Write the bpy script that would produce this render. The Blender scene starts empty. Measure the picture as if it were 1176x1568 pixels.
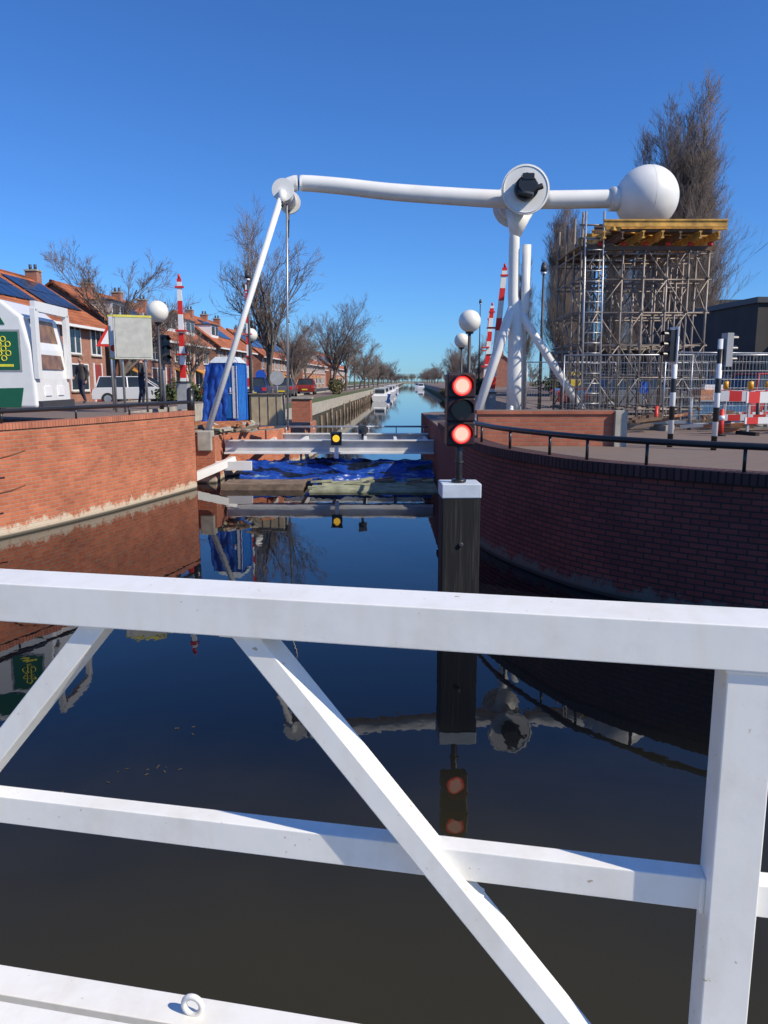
import bpy, bmesh, math, random
from mathutils import Vector, Matrix, noise
R = math.radians
scene = bpy.context.scene

# ------------------------------------------------------------------ materials
MATS = {}
def nodes_of(m):
    m.use_nodes = True
    return m.node_tree.nodes, m.node_tree.links, m.node_tree.nodes["Principled BSDF"]

def mat(name, col, rough=0.6, metal=0.0, var=0.12, scale=6.0, bump=0.0, bscale=40.0, spec=0.5, emit=None, estr=0.0, coat=0.0):
    if name in MATS: return MATS[name]
    m = bpy.data.materials.new(name); n, l, b = nodes_of(m)
    tc = n.new("ShaderNodeTexCoord")
    ns = n.new("ShaderNodeTexNoise"); ns.inputs["Scale"].default_value = scale; ns.inputs["Detail"].default_value = 6
    l.new(tc.outputs["Object"], ns.inputs["Vector"])
    cr = n.new("ShaderNodeValToRGB")
    a = tuple(max(0, c*(1-var)) for c in col); c2 = tuple(min(1, c*(1+var)) for c in col)
    cr.color_ramp.elements[0].position = 0.3; cr.color_ramp.elements[1].position = 0.7
    cr.color_ramp.elements[0].color = (*a, 1); cr.color_ramp.elements[1].color = (*c2, 1)
    l.new(ns.outputs["Fac"], cr.inputs["Fac"]); l.new(cr.outputs["Color"], b.inputs["Base Color"])
    b.inputs["Roughness"].default_value = rough; b.inputs["Metallic"].default_value = metal
    b.inputs["Specular IOR Level"].default_value = spec
    b.inputs["Coat Weight"].default_value = coat
    if bump > 0:
        n2 = n.new("ShaderNodeTexNoise"); n2.inputs["Scale"].default_value = bscale; n2.inputs["Detail"].default_value = 5
        l.new(tc.outputs["Object"], n2.inputs["Vector"])
        bp = n.new("ShaderNodeBump"); bp.inputs["Strength"].default_value = bump; bp.inputs["Distance"].default_value = 0.02
        l.new(n2.outputs["Fac"], bp.inputs["Height"]); l.new(bp.outputs["Normal"], b.inputs["Normal"])
    if emit:
        b.inputs["Emission Color"].default_value = (*emit, 1); b.inputs["Emission Strength"].default_value = estr
    MATS[name] = m
    return m

def brick_mat(name, c1, c2, mortar, bw=0.22, rh=0.073, ms=0.009, uv=False, base=None, base_h=0.16, rough=0.85, lo=0.72):
    m = bpy.data.materials.new(name); n, l, b = nodes_of(m)
    tc = n.new("ShaderNodeTexCoord")
    br = n.new("ShaderNodeTexBrick")
    br.inputs["Scale"].default_value = 1.0
    br.inputs["Brick Width"].default_value = bw; br.inputs["Row Height"].default_value = rh
    br.inputs["Mortar Size"].default_value = ms; br.inputs["Mortar Smooth"].default_value = 0.2
    br.inputs["Color1"].default_value = (*c1, 1); br.inputs["Color2"].default_value = (*c2, 1); br.inputs["Mortar"].default_value = (*mortar, 1)
    sp = n.new("ShaderNodeSeparateXYZ"); l.new(tc.outputs["Object"], sp.inputs[0])
    if uv:
        l.new(tc.outputs["UV"], br.inputs["Vector"])
    else:
        sn = n.new("ShaderNodeSeparateXYZ"); l.new(tc.outputs["Normal"], sn.inputs[0])
        ab = n.new("ShaderNodeMath"); ab.operation = 'ABSOLUTE'; l.new(sn.outputs["X"], ab.inputs[0])
        gt = n.new("ShaderNodeMath"); gt.operation = 'GREATER_THAN'; gt.inputs[1].default_value = 0.6; l.new(ab.outputs[0], gt.inputs[0])
        mx = n.new("ShaderNodeMix"); l.new(gt.outputs[0], mx.inputs[0]); l.new(sp.outputs["X"], mx.inputs[2]); l.new(sp.outputs["Y"], mx.inputs[3])
        cb = n.new("ShaderNodeCombineXYZ"); l.new(mx.outputs[0], cb.inputs[0]); l.new(sp.outputs["Z"], cb.inputs[1])
        l.new(cb.outputs[0], br.inputs["Vector"])
    ns = n.new("ShaderNodeTexNoise"); ns.inputs["Scale"].default_value = 1.3; ns.inputs["Detail"].default_value = 9; ns.inputs["Roughness"].default_value = 0.72
    l.new(tc.outputs["Object"], ns.inputs["Vector"])
    mr = n.new("ShaderNodeMapRange"); mr.inputs[1].default_value = 0.3; mr.inputs[2].default_value = 0.7; mr.inputs[3].default_value = lo; mr.inputs[4].default_value = 1.2
    l.new(ns.outputs["Fac"], mr.inputs[0])
    mul = n.new("ShaderNodeMix"); mul.data_type = 'RGBA'; mul.blend_type = 'MULTIPLY'; mul.inputs[0].default_value = 1.0
    l.new(br.outputs["Color"], mul.inputs[6]); l.new(mr.outputs[0], mul.inputs[7])
    out = mul.outputs[2]
    if base:
        n3 = n.new("ShaderNodeTexNoise"); n3.inputs["Scale"].default_value = 4; n3.inputs["Detail"].default_value = 9; n3.inputs["Roughness"].default_value = 0.8
        l.new(tc.outputs["Object"], n3.inputs["Vector"])
        ma = n.new("ShaderNodeMath"); ma.operation = 'MULTIPLY_ADD'; ma.inputs[1].default_value = -0.9; l.new(n3.outputs["Fac"], ma.inputs[0]); l.new(sp.outputs["Z"], ma.inputs[2])
        m2 = n.new("ShaderNodeMapRange"); m2.inputs[1].default_value = base_h-0.52; m2.inputs[2].default_value = base_h-0.44; m2.inputs[3].default_value = 0.85; m2.inputs[4].default_value = 0.0
        l.new(ma.outputs[0], m2.inputs[0])
        mb_ = n.new("ShaderNodeMix"); mb_.data_type = 'RGBA'; l.new(m2.outputs[0], mb_.inputs[0]); l.new(out, mb_.inputs[6]); mb_.inputs[7].default_value = (*base, 1)
        m3 = n.new("ShaderNodeMapRange"); m3.inputs[1].default_value = 0.03; m3.inputs[2].default_value = 0.07; m3.inputs[3].default_value = 0.85; m3.inputs[4].default_value = 0.0
        l.new(sp.outputs["Z"], m3.inputs[0])
        mc = n.new("ShaderNodeMix"); mc.data_type = 'RGBA'; l.new(m3.outputs[0], mc.inputs[0]); l.new(mb_.outputs[2], mc.inputs[6]); mc.inputs[7].default_value = (0.02, 0.022, 0.015, 1)
        out = mc.outputs[2]
    l.new(out, b.inputs["Base Color"]); b.inputs["Roughness"].default_value = rough
    bp = n.new("ShaderNodeBump"); bp.inputs["Strength"].default_value = 0.6; bp.inputs["Distance"].default_value = 0.008; bp.invert = True
    l.new(br.outputs["Fac"], bp.inputs["Height"]); l.new(bp.outputs["Normal"], b.inputs["Normal"])
    return m

def stripe_mat(name, ca, cb_, period, axis="Z", off=0.0, duty=0.5):
    m = bpy.data.materials.new(name); n, l, b = nodes_of(m)
    tc = n.new("ShaderNodeTexCoord"); sp = n.new("ShaderNodeSeparateXYZ"); l.new(tc.outputs["Object"], sp.inputs[0])
    a = n.new("ShaderNodeMath"); a.operation = 'ADD'; a.inputs[1].default_value = off+100*period; l.new(sp.outputs[axis], a.inputs[0])
    md = n.new("ShaderNodeMath"); md.operation = 'MODULO'; md.inputs[1].default_value = period; l.new(a.outputs[0], md.inputs[0])
    g = n.new("ShaderNodeMath"); g.operation = 'GREATER_THAN'; g.inputs[1].default_value = period*duty; l.new(md.outputs[0], g.inputs[0])
    mx = n.new("ShaderNodeMix"); mx.data_type = 'RGBA'; l.new(g.outputs[0], mx.inputs[0]); mx.inputs[6].default_value = (*ca, 1); mx.inputs[7].default_value = (*cb_, 1)
    l.new(mx.outputs[2], b.inputs["Base Color"]); b.inputs["Roughness"].default_value = 0.4
    return m

def paint_mat():
    m = bpy.data.materials.new("white_gloss_paint"); n, l, b = nodes_of(m)
    tc = n.new("ShaderNodeTexCoord")
    ns = n.new("ShaderNodeTexNoise"); ns.inputs["Scale"].default_value = 3; ns.inputs["Detail"].default_value = 10; ns.inputs["Roughness"].default_value = 0.7
    l.new(tc.outputs["Object"], ns.inputs["Vector"])
    cr = n.new("ShaderNodeValToRGB"); e = cr.color_ramp.elements
    e[0].position = 0.25; e[0].color = (0.74, 0.72, 0.65, 1); e[1].position = 0.5; e[1].color = (0.86, 0.85, 0.80, 1)
    l.new(ns.outputs["Fac"], cr.inputs["Fac"])
    n2 = n.new("ShaderNodeTexNoise"); n2.inputs["Scale"].default_value = 45; n2.inputs["Detail"].default_value = 7
    l.new(tc.outputs["Object"], n2.inputs["Vector"])
    c2 = n.new("ShaderNodeValToRGB"); e = c2.color_ramp.elements
    e[0].position = 0.69; e[0].color = (1, 1, 1, 1); e[1].position = 0.74; e[1].color = (0.5, 0.42, 0.33, 1)
    l.new(n2.outputs["Fac"], c2.inputs["Fac"])
    mx = n.new("ShaderNodeMix"); mx.data_type = 'RGBA'; mx.blend_type = 'MULTIPLY'; mx.inputs[0].default_value = 1
    l.new(cr.outputs[0], mx.inputs[6]); l.new(c2.outputs[0], mx.inputs[7])
    mp = n.new("ShaderNodeMapping"); mp.inputs["Scale"].default_value = (12, 4, 2.5); l.new(tc.outputs["Object"], mp.inputs[0])
    n5 = n.new("ShaderNodeTexNoise"); n5.inputs["Scale"].default_value = 1.2; n5.inputs["Detail"].default_value = 6; l.new(mp.outputs[0], n5.inputs["Vector"])
    c5 = n.new("ShaderNodeValToRGB"); e = c5.color_ramp.elements; e[0].position = 0.3; e[0].color = (0.95,0.94,0.91,1); e[1].position = 0.5; e[1].color = (1,1,1,1)
    l.new(n5.outputs["Fac"], c5.inputs["Fac"])
    m5 = n.new("ShaderNodeMix"); m5.data_type = 'RGBA'; m5.blend_type = 'MULTIPLY'; m5.inputs[0].default_value = 1
    l.new(mx.outputs[2], m5.inputs[6]); l.new(c5.outputs[0], m5.inputs[7]); l.new(m5.outputs[2], b.inputs["Base Color"])
    b.inputs["Roughness"].default_value = 0.36
    n4 = n.new("ShaderNodeTexNoise"); n4.inputs["Scale"].default_value = 9; n4.inputs["Detail"].default_value = 5
    l.new(tc.outputs["Object"], n4.inputs["Vector"])
    bp = n.new("ShaderNodeBump"); bp.inputs["Strength"].default_value = 0.3; bp.inputs["Distance"].default_value = 0.006
    l.new(n4.outputs["Fac"], bp.inputs["Height"]); l.new(bp.outputs["Normal"], b.inputs["Normal"])
    return m

WHITE = paint_mat()
BRWHITE = mat("bridge_white", (0.78, 0.77, 0.73), 0.4, var=0.08, scale=1.5)
BLACK = mat("black_paint", (0.02, 0.02, 0.022), 0.35)
DARK = mat("dark_grey", (0.05, 0.05, 0.055), 0.5)
GALV = mat("galvanised_steel", (0.42, 0.43, 0.44), 0.4, metal=0.6, var=0.2, scale=3)
SCAF = mat("scaffold_steel", (0.24, 0.20, 0.17), 0.55, metal=0.3, var=0.5, scale=2)
GREY = mat("grey_paint", (0.32, 0.33, 0.34), 0.5)
YELLOWT = mat("yellow_timber", (0.56, 0.31, 0.06), 0.65, var=0.45, scale=4)
WOOD = mat("weathered_wood", (0.20, 0.145, 0.10), 0.8, var=0.4, scale=5)
PLANK = mat("pale_planks", (0.36, 0.37, 0.24), 0.8, var=0.4, scale=3)
RED = mat("red_paint", (0.62, 0.03, 0.02), 0.4)
REDP = mat("red_refl", (0.75, 0.05, 0.03), 0.4)
WHT = mat("plain_white", (0.8, 0.8, 0.8), 0.4, var=0.03)
GLASS = mat("window_glass", (0.03, 0.04, 0.05), 0.06, var=0.3, scale=1)
TYRE = mat("tyre", (0.02, 0.02, 0.02), 0.8)
BARK = mat("bark", (0.14, 0.115, 0.095), 0.9, var=0.3, scale=2)
TWIG = mat("twigs", (0.22, 0.175, 0.15), 0.9, var=0.25, scale=0.4)
CONC = mat("concrete", (0.40, 0.37, 0.31), 0.85, var=0.25, scale=3, bump=0.3)
GRASS = mat("grass", (0.09, 0.12, 0.035), 0.95, var=0.4, scale=0.7)
BLUE = mat("blue_plastic", (0.02, 0.13, 0.48), 0.45, var=0.15)
LBLUE = mat("pale_roof", (0.55, 0.60, 0.62), 0.5)

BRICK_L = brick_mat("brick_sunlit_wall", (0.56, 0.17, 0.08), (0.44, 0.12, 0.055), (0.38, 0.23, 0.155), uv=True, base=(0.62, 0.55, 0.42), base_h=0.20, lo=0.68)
BRICK_R = brick_mat("brick_shaded_wall", (0.25, 0.056, 0.040), (0.18, 0.040, 0.030), (0.045, 0.026, 0.024), ms=0.011, uv=True, base=(0.13, 0.135, 0.11), base_h=0.18)  # shaded copy of the wall brick: shade put into brick and mortar colours
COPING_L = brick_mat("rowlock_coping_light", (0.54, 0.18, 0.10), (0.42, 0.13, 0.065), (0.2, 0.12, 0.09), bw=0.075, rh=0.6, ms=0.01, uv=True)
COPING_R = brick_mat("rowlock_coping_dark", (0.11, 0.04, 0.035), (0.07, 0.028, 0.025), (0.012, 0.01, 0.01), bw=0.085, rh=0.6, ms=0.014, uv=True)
BRICK_H = brick_mat("house_brick", (0.42, 0.155, 0.09), (0.34, 0.12, 0.07), (0.34, 0.27, 0.22))
BRICK_P = brick_mat("pier_brick", (0.48, 0.15, 0.08), (0.39, 0.11, 0.06), (0.28, 0.18, 0.13))

# ------------------------------------------------------------------ mesh builder
class MB:
    def __init__(s):
        s.v = []; s.f = []; s.m = []; s.sm = []; s.mats = []
    def mi(s, m):
        if m not in s.mats: s.mats.append(m)
        return s.mats.index(m)
    def face(s, idx, m, smooth=False):
        s.f.append(idx); s.m.append(s.mi(m)); s.sm.append(smooth)
    def box(s, x0, x1, y0, y1, z0, z1, m):
        b = len(s.v)
        s.v += [(x0,y0,z0),(x1,y0,z0),(x1,y1,z0),(x0,y1,z0),(x0,y0,z1),(x1,y0,z1),(x1,y1,z1),(x0,y1,z1)]
        for q in ((0,3,2,1),(4,5,6,7),(0,1,5,4),(1,2,6,5),(2,3,7,6),(3,0,4,7)): s.face([b+i for i in q], m)
    def hexa(s, P, m):
        b = len(s.v); s.v += [tuple(p) for p in P]
        for q in ((0,3,2,1),(4,5,6,7),(0,1,5,4),(1,2,6,5),(2,3,7,6),(3,0,4,7)): s.face([b+i for i in q], m)
    def beam(s, p0, p1, w, h, m, up=(0,0,1)):
        p0 = Vector(p0); p1 = Vector(p1); d = (p1-p0).normalized(); u = Vector(up)
        a = d.cross(u).normalized()*w/2; c = a.cross(d).normalized()*h/2
        s.hexa([p0-a-c, p0+a-c, p1+a-c, p1-a-c, p0-a+c, p0+a+c, p1+a+c, p1-a+c], m)
    def tube(s, pts, rad, n, m, caps=True, smooth=True):
        pts = [Vector(p) for p in pts]
        if not isinstance(rad, (list, tuple)): rad = [rad]*len(pts)
        b = len(s.v); ref = None
        for i, p in enumerate(pts):
            d = (pts[min(i+1, len(pts)-1)]-pts[max(i-1, 0)])
            if d.length < 1e-9: d = Vector((0,0,1))
            d.normalize()
            if ref is None:
                ref = Vector((1,0,0)) if abs(d.x) < 0.8 else Vector((0,1,0))
            a = d.cross(ref).normalized(); c = d.cross(a)
            for k in range(n):
                t = 2*math.pi*k/n
                q = p + a*(math.cos(t)*rad[i]) + c*(math.sin(t)*rad[i])
                s.v.append((q.x, q.y, q.z))
        for i in range(len(pts)-1):
            for k in range(n):
                k2 = (k+1) % n
                s.face([b+i*n+k, b+i*n+k2, b+(i+1)*n+k2, b+(i+1)*n+k], m, smooth)
        if caps:
            s.face([b+k for k in range(n)][::-1], m); s.face([b+(len(pts)-1)*n+k for k in range(n)], m)
    def sphere(s, c, r, m, nu=24, nv=14, sc=(1,1,1), vmax=1.0):
        b = len(s.v); c = Vector(c)
        for j in range(nv+1):
            ph = math.pi*vmax*j/nv
            for i in range(nu):
                th = 2*math.pi*i/nu
                s.v.append((c.x+r*sc[0]*math.sin(ph)*math.cos(th), c.y+r*sc[1]*math.sin(ph)*math.sin(th), c.z+r*sc[2]*math.cos(ph)))
        for j in range(nv):
            for i in range(nu):
                i2 = (i+1) % nu
                s.face([b+j*nu+i, b+(j+1)*nu+i, b+(j+1)*nu+i2, b+j*nu+i2], m, True)
    def prism(s, poly, y0, y1, m, plane="XZ"):
        b = len(s.v); n = len(poly)
        for y in (y0, y1):
            for (a, c) in poly:
                s.v.append((a, y, c) if plane == "XZ" else ((y, a, c) if plane == "YZ" else (a, c, y)))
        s.face([b+i for i in range(n)], m); s.face([b+n+i for i in range(n)][::-1], m)
        for i in range(n):
            j = (i+1) % n
            s.face([b+i, b+n+i, b+n+j, b+j], m)
    def torus(s, c, R0, r, m, axis="Y", n=28, k=10):
        b = len(s.v)
        for i in range(n):
            t = 2*math.pi*i/n
            for j in range(k):
                q = 2*math.pi*j/k; rr = R0+r*math.cos(q); h = r*math.sin(q)
                p = (rr*math.cos(t), h, rr*math.sin(t)) if axis == "Y" else ((h, rr*math.cos(t), rr*math.sin(t)) if axis == "X" else (rr*math.cos(t), rr*math.sin(t), h))
                s.v.append((c[0]+p[0], c[1]+p[1], c[2]+p[2]))
        for i in range(n):
            for j in range(k):
                i2 = (i+1) % n; j2 = (j+1) % k
                s.face([b+i*k+j, b+i2*k+j, b+i2*k+j2, b+i*k+j2], m, True)
    def build(s, name, loc=(0,0,0), rot=0.0, bevel=0.0, seg=2, parent=None, fix=True):
        me = bpy.data.meshes.new(name); me.from_pydata(s.v, [], s.f)
        for m in s.mats: me.materials.append(m)
        me.polygons.foreach_set("material_index", s.m); me.polygons.foreach_set("use_smooth", s.sm)
        if fix:
            bm = bmesh.new(); bm.from_mesh(me); bmesh.ops.recalc_face_normals(bm, faces=bm.faces); bm.to_mesh(me); bm.free()
        me.update()
        ob = bpy.data.objects.new(name, me); scene.collection.objects.link(ob)
        ob.location = loc; ob.rotation_euler = (0, 0, rot)
        if bevel > 0:
            bv = ob.modifiers.new("bevel", 'BEVEL'); bv.width = bevel; bv.segments = seg; bv.limit_method = 'ANGLE'; bv.angle_limit = R(40)
        if parent: ob.parent = parent
        return ob

def empty(name, loc=(0,0,0), rot=0.0):
    e = bpy.data.objects.new(name, None); e.location = loc; e.rotation_euler = (0,0,rot); e.empty_display_size = 0.2
    scene.collection.objects.link(e); return e

def catmull(pts, n=8):
    P = [Vector(p) for p in pts]; out = []
    for i in range(len(P)-1):
        p0 = P[max(i-1,0)]; p1 = P[i]; p2 = P[i+1]; p3 = P[min(i+2, len(P)-1)]
        for k in range(n):
            t = k/n
            out.append(0.5*((2*p1)+(-p0+p2)*t+(2*p0-5*p1+4*p2-p3)*t*t+(-p0+3*p1-3*p2+p3)*t**3))
    out.append(P[-1]); return out

def ribbon(name, pts, profile, m, closed=False, parent=None, smooth=True):
    """sweep profile [(offset to the right of travel, z)] along a 2-D polyline, metric UVs"""
    pts = [Vector(p) for p in pts]; n = len(profile); verts = []; us = []; acc = 0
    for i, p in enumerate(pts):
        d = (pts[min(i+1,len(pts)-1)]-pts[max(i-1,0)]).normalized(); nr = Vector((d.y, -d.x))
        if i: acc += (p-pts[i-1]).length
        us.append(acc)
        for (o, z) in profile: verts.append((p.x+nr.x*o, p.y+nr.y*o, z))
    vs = [profile[0][1]]
    for k in range(1, n+1):
        a = profile[k-1]; b = profile[k % n]; vs.append(vs[-1]+math.hypot(a[0]-b[0], a[1]-b[1]))
    faces = []; uvs = []
    for i in range(len(pts)-1):
        for k in range(n if closed else n-1):
            k2 = (k+1) % n
            faces.append([i*n+k, (i+1)*n+k, (i+1)*n+k2, i*n+k2])
            uvs += [(us[i], vs[k]), (us[i+1], vs[k]), (us[i+1], vs[k+1]), (us[i], vs[k+1])]
    if closed:
        faces.append(list(range(n))); uvs += [(0,0)]*n
        faces.append([(len(pts)-1)*n+k for k in range(n)][::-1]); uvs += [(0,0)]*n
    me = bpy.data.meshes.new(name); me.from_pydata(verts, [], faces); me.materials.append(m)
    ul = me.uv_layers.new(name="UVMap")
    for i, u in enumerate(uvs): ul.data[i].uv = u
    me.update(); ob = bpy.data.objects.new(name, me); scene.collection.objects.link(ob)
    if parent: ob.parent = parent
    return ob

# ------------------------------------------------------------------ world, sun, camera
w = bpy.data.worlds.new("World"); scene.world = w; w.use_nodes = True
wn, wl = w.node_tree.nodes, w.node_tree.links
sky = wn.new("ShaderNodeTexSky"); sky.sky_type = 'NISHITA'; sky.sun_disc = False
SUN_AZ, SUN_EL = R(118), R(40)
sky.sun_elevation = SUN_EL; sky.sun_rotation = SUN_AZ; sky.air_density = 1.0; sky.dust_density = 0.15; sky.ozone_density = 3.8
tint = wn.new("ShaderNodeMix"); tint.data_type = 'RGBA'; tint.blend_type = 'MULTIPLY'; tint.inputs[0].default_value = 1.0
tint.inputs[7].default_value = (0.49, 0.92, 1.52, 1)
wl.new(sky.outputs[0], tint.inputs[6]); wl.new(tint.outputs[2], wn["Background"].inputs["Color"]); wn["Background"].inputs["Strength"].default_value = 0.097
sd = Vector((math.sin(SUN_AZ)*math.cos(SUN_EL), math.cos(SUN_AZ)*math.cos(SUN_EL), math.sin(SUN_EL)))
sl = bpy.data.lights.new("sun", 'SUN'); sl.energy = 5.0; sl.angle = R(0.5); sl.color = (1, 0.90, 0.74)
so = bpy.data.objects.new("sun", sl); so.rotation_euler = sd.to_track_quat('Z', 'Y').to_euler(); so.location = (30, -10, 40); scene.collection.objects.link(so)
H = 2.8
cd = bpy.data.cameras.new("camera"); cam = bpy.data.objects.new("camera", cd); scene.collection.objects.link(cam)
cam.location = (0, 0, H); cam.rotation_euler = (R(90-9.64), 0, 0)
cd.sensor_fit = 'VERTICAL'; cd.sensor_height = 36; cd.sensor_width = 27; cd.lens = 27.05; cd.clip_start = 0.05; cd.clip_end = 5000
scene.camera = cam
scene.view_settings.view_transform = 'Standard'; scene.view_settings.look = 'None'; scene.view_settings.exposure = 0

# ------------------------------------------------------------------ water
def water():
    m = bpy.data.materials.new("canal_water"); n, l, b = nodes_of(m)
    b.inputs["Roughness"].default_value = 0.012; b.inputs["IOR"].default_value = 1.36
    tc = n.new("ShaderNodeTexCoord")
    mp = n.new("ShaderNodeMapping"); mp.inputs["Scale"].default_value = (1.0, 0.6, 1); l.new(tc.outputs["Object"], mp.inputs[0])
    n1 = n.new("ShaderNodeTexNoise"); n1.inputs["Scale"].default_value = 1.8; n1.inputs["Detail"].default_value = 4; l.new(mp.outputs[0], n1.inputs["Vector"])
    bp = n.new("ShaderNodeBump"); bp.inputs["Strength"].default_value = 0.22; bp.inputs["Distance"].default_value = 0.010
    l.new(n1.outputs["Fac"], bp.inputs["Height"]); l.new(bp.outputs["Normal"], b.inputs["Normal"])
    sp = n.new("ShaderNodeSeparateXYZ"); l.new(tc.outputs["Object"], sp.inputs[0])
    n2 = n.new("ShaderNodeTexNoise"); n2.inputs["Scale"].default_value = 0.9; n2.inputs["Detail"].default_value = 5; l.new(tc.outputs["Object"], n2.inputs["Vector"])
    ad = n.new("ShaderNodeMath"); ad.operation = 'MULTIPLY_ADD'; ad.inputs[1].default_value = 1.6; l.new(n2.outputs["Fac"], ad.inputs[0]); l.new(sp.outputs["Y"], ad.inputs[2])
    mr = n.new("ShaderNodeMapRange"); mr.interpolation_type = 'SMOOTHSTEP'; mr.inputs[1].default_value = 3.7; mr.inputs[2].default_value = 7.2; l.new(ad.outputs[0], mr.inputs[0])
    cr = n.new("ShaderNodeMix"); cr.data_type = 'RGBA'; l.new(mr.outputs[0], cr.inputs[0]); cr.inputs[6].default_value = (0.034,0.030,0.015,1); cr.inputs[7].default_value = (0.003,0.004,0.006,1)
    l.new(cr.outputs[2], b.inputs["Base Color"])
    mb = MB(); mb.v = [(-80,-30,0),(80,-30,0),(80,1300,0),(-80,1300,0)]
    mb.face([0,1,2,3], m); mb.build("canal_water")
water()
rnd = random.Random(77); mb = MB(); LEAFF = mat("floating_leaf", (0.08,0.065,0.035), 0.8, var=.4)
for (cx_,cy_,n_,sp_) in ((-1.75,5.2,9,.10),(-1.65,5.9,5,.08),(-2.2,4.9,4,.12)):
    for i in range(n_):
        x=cx_+rnd.gauss(0,sp_); y=cy_+rnd.gauss(0,sp_*.6); a=rnd.uniform(0,3); L=rnd.uniform(.008,.03)
        mb.beam((x,y,.003),(x+L*math.cos(a),y+L*math.sin(a),.004),L*.3,.003,LEAFF)
mb.build("floating_leaves")

# ------------------------------------------------------------------ banks
SL = 0.039
def eL(y): return 0.030*y-5.3
def eR(y): return 0.036*y+5.3
ledge_near = [(-17,-3),(-13,3.5),(-10,8),(-8.2,11),(-6.92,13.6),(-6.05,16),(-5.42,18.3),(-4.95,20.2)]
Lc = catmull(ledge_near, 8)
throat_L = [(-4.95,20.2),(-5.6,20.45),(-5.6,21.3),(-4.7,21.3),(-4.7,22.8),(-3.4,24.5),(-2.7,29),(-2.7,30.5),(eL(31.5),31.5)]
far_L = [(eL(31.5),31.5),(eL(1200),1200)]
redge_near = [(1.45,20),(1.5,15.5),(1.72,12.8),(2.32,11.0),(2.98,9.9),(4.35,8.7),(6.3,7.6),(9,6.8),(14,6.2),(18,6)]
Rc = catmull(redge_near, 8)
throat_R = [(eR(33),33),(2.0,31),(1.45,30),(1.45,20)]

def pave_mat():
    m = bpy.data.materials.new("paving"); n, l, b = nodes_of(m)
    tc = n.new("ShaderNodeTexCoord"); br = n.new("ShaderNodeTexBrick"); br.inputs["Scale"].default_value = 1
    br.inputs["Brick Width"].default_value = 0.21; br.inputs["Row Height"].default_value = 0.1; br.inputs["Mortar Size"].default_value = 0.006
    br.inputs["Color1"].default_value = (0.22,0.135,0.10,1); br.inputs["Color2"].default_value = (0.16,0.10,0.08,1); br.inputs["Mortar"].default_value = (0.09,0.08,0.07,1)
    l.new(tc.outputs["Object"], br.inputs["Vector"]); ns = n.new("ShaderNodeTexNoise"); ns.inputs["Scale"].default_value = 0.5; ns.inputs["Detail"].default_value = 8
    l.new(tc.outputs["Object"], ns.inputs["Vector"])
    mx = n.new("ShaderNodeMix"); mx.data_type = 'RGBA'; l.new(ns.outputs["Fac"], mx.inputs[0]); l.new(br.outputs["Color"], mx.inputs[6]); mx.inputs[7].default_value = (0.18,0.15,0.125,1)
    l.new(mx.outputs[2], b.inputs["Base Color"]); b.inputs["Roughness"].default_value = 0.9
    return m
PAVE = pave_mat()
ZL, ZP, ZF, ZR = 1.95, 1.3, 1.6, 1.6
def ground():
    mb = MB()
    def poly(pts, z, m, skirt=True):
        b = len(mb.v); n = len(pts)
        mb.v += [(p[0], p[1], z) for p in pts]; mb.face([b+i for i in range(n)], m)
        if skirt:
            b2 = len(mb.v); mb.v += [(p[0], p[1], -1.0) for p in pts]
            for i in range(n):
                j = (i+1) % n; mb.face([b+i, b+j, b2+j, b2+i], CONC)
    left = [(p.x-0.02, p.y) for p in Lc]
    poly([(-60,-3)]+left+[(-5.62,20.47),(-5.62,21.3),(-7.2,21.32),(-7.2,33),(-60,33)], ZL, PAVE)
    poly([(-5.6,21.34),(-4.7,21.34),(-4.7,22.8),(-3.4,24.5),(-2.7,29),(-2.7,30.5),(-4.1,31.5),(-4.1,33),(-7.18,33),(-7.18,21.34)], ZP, PAVE)
    poly([(-1500,33.02),(eL(33),33.02),(eL(1200),1200),(-1500,1200)], ZF, GRASS)
    right = [(p.x+0.02, p.y) for p in Rc]
    poly([(eR(1200),1200),(eR(33),33),(2.0,31),(1.47,30)]+right+[(60,6),(1500,6),(1500,1200)], ZR, PAVE)
    poly([(-2500,1200.02),(2500,1200.02),(2500,4500),(-2500,4500)], ZF, GRASS)
    mb.build("ground")
ground()
e = empty("canal_wall")
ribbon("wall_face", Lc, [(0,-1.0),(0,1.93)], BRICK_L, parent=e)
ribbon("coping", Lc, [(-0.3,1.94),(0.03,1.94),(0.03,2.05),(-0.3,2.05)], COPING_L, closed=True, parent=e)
e2 = empty("canal_wall")
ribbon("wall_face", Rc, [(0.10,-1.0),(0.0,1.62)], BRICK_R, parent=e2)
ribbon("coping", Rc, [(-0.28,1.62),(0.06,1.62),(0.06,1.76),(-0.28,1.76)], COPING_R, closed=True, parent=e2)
e3 = empty("abutment_wall")
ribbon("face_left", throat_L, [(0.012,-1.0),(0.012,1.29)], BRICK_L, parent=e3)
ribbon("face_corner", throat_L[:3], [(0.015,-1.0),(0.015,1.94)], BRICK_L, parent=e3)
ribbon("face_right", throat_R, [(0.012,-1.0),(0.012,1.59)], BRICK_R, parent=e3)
e4 = empty("quay_edge")
ribbon("quay_face", far_L, [(0.012,-1.0),(0.012,0.9),(-0.4,1.62)], mat("quay_timber", (0.055,0.05,0.035), 0.95, var=0.5, scale=1.5), parent=e4)
ribbon("bank_right", [(eR(1200),1200),(eR(33),33)], [(0.5,-1.0),(0.4,0.3),(-1.2,1.63)], GRASS, parent=e4)

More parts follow.
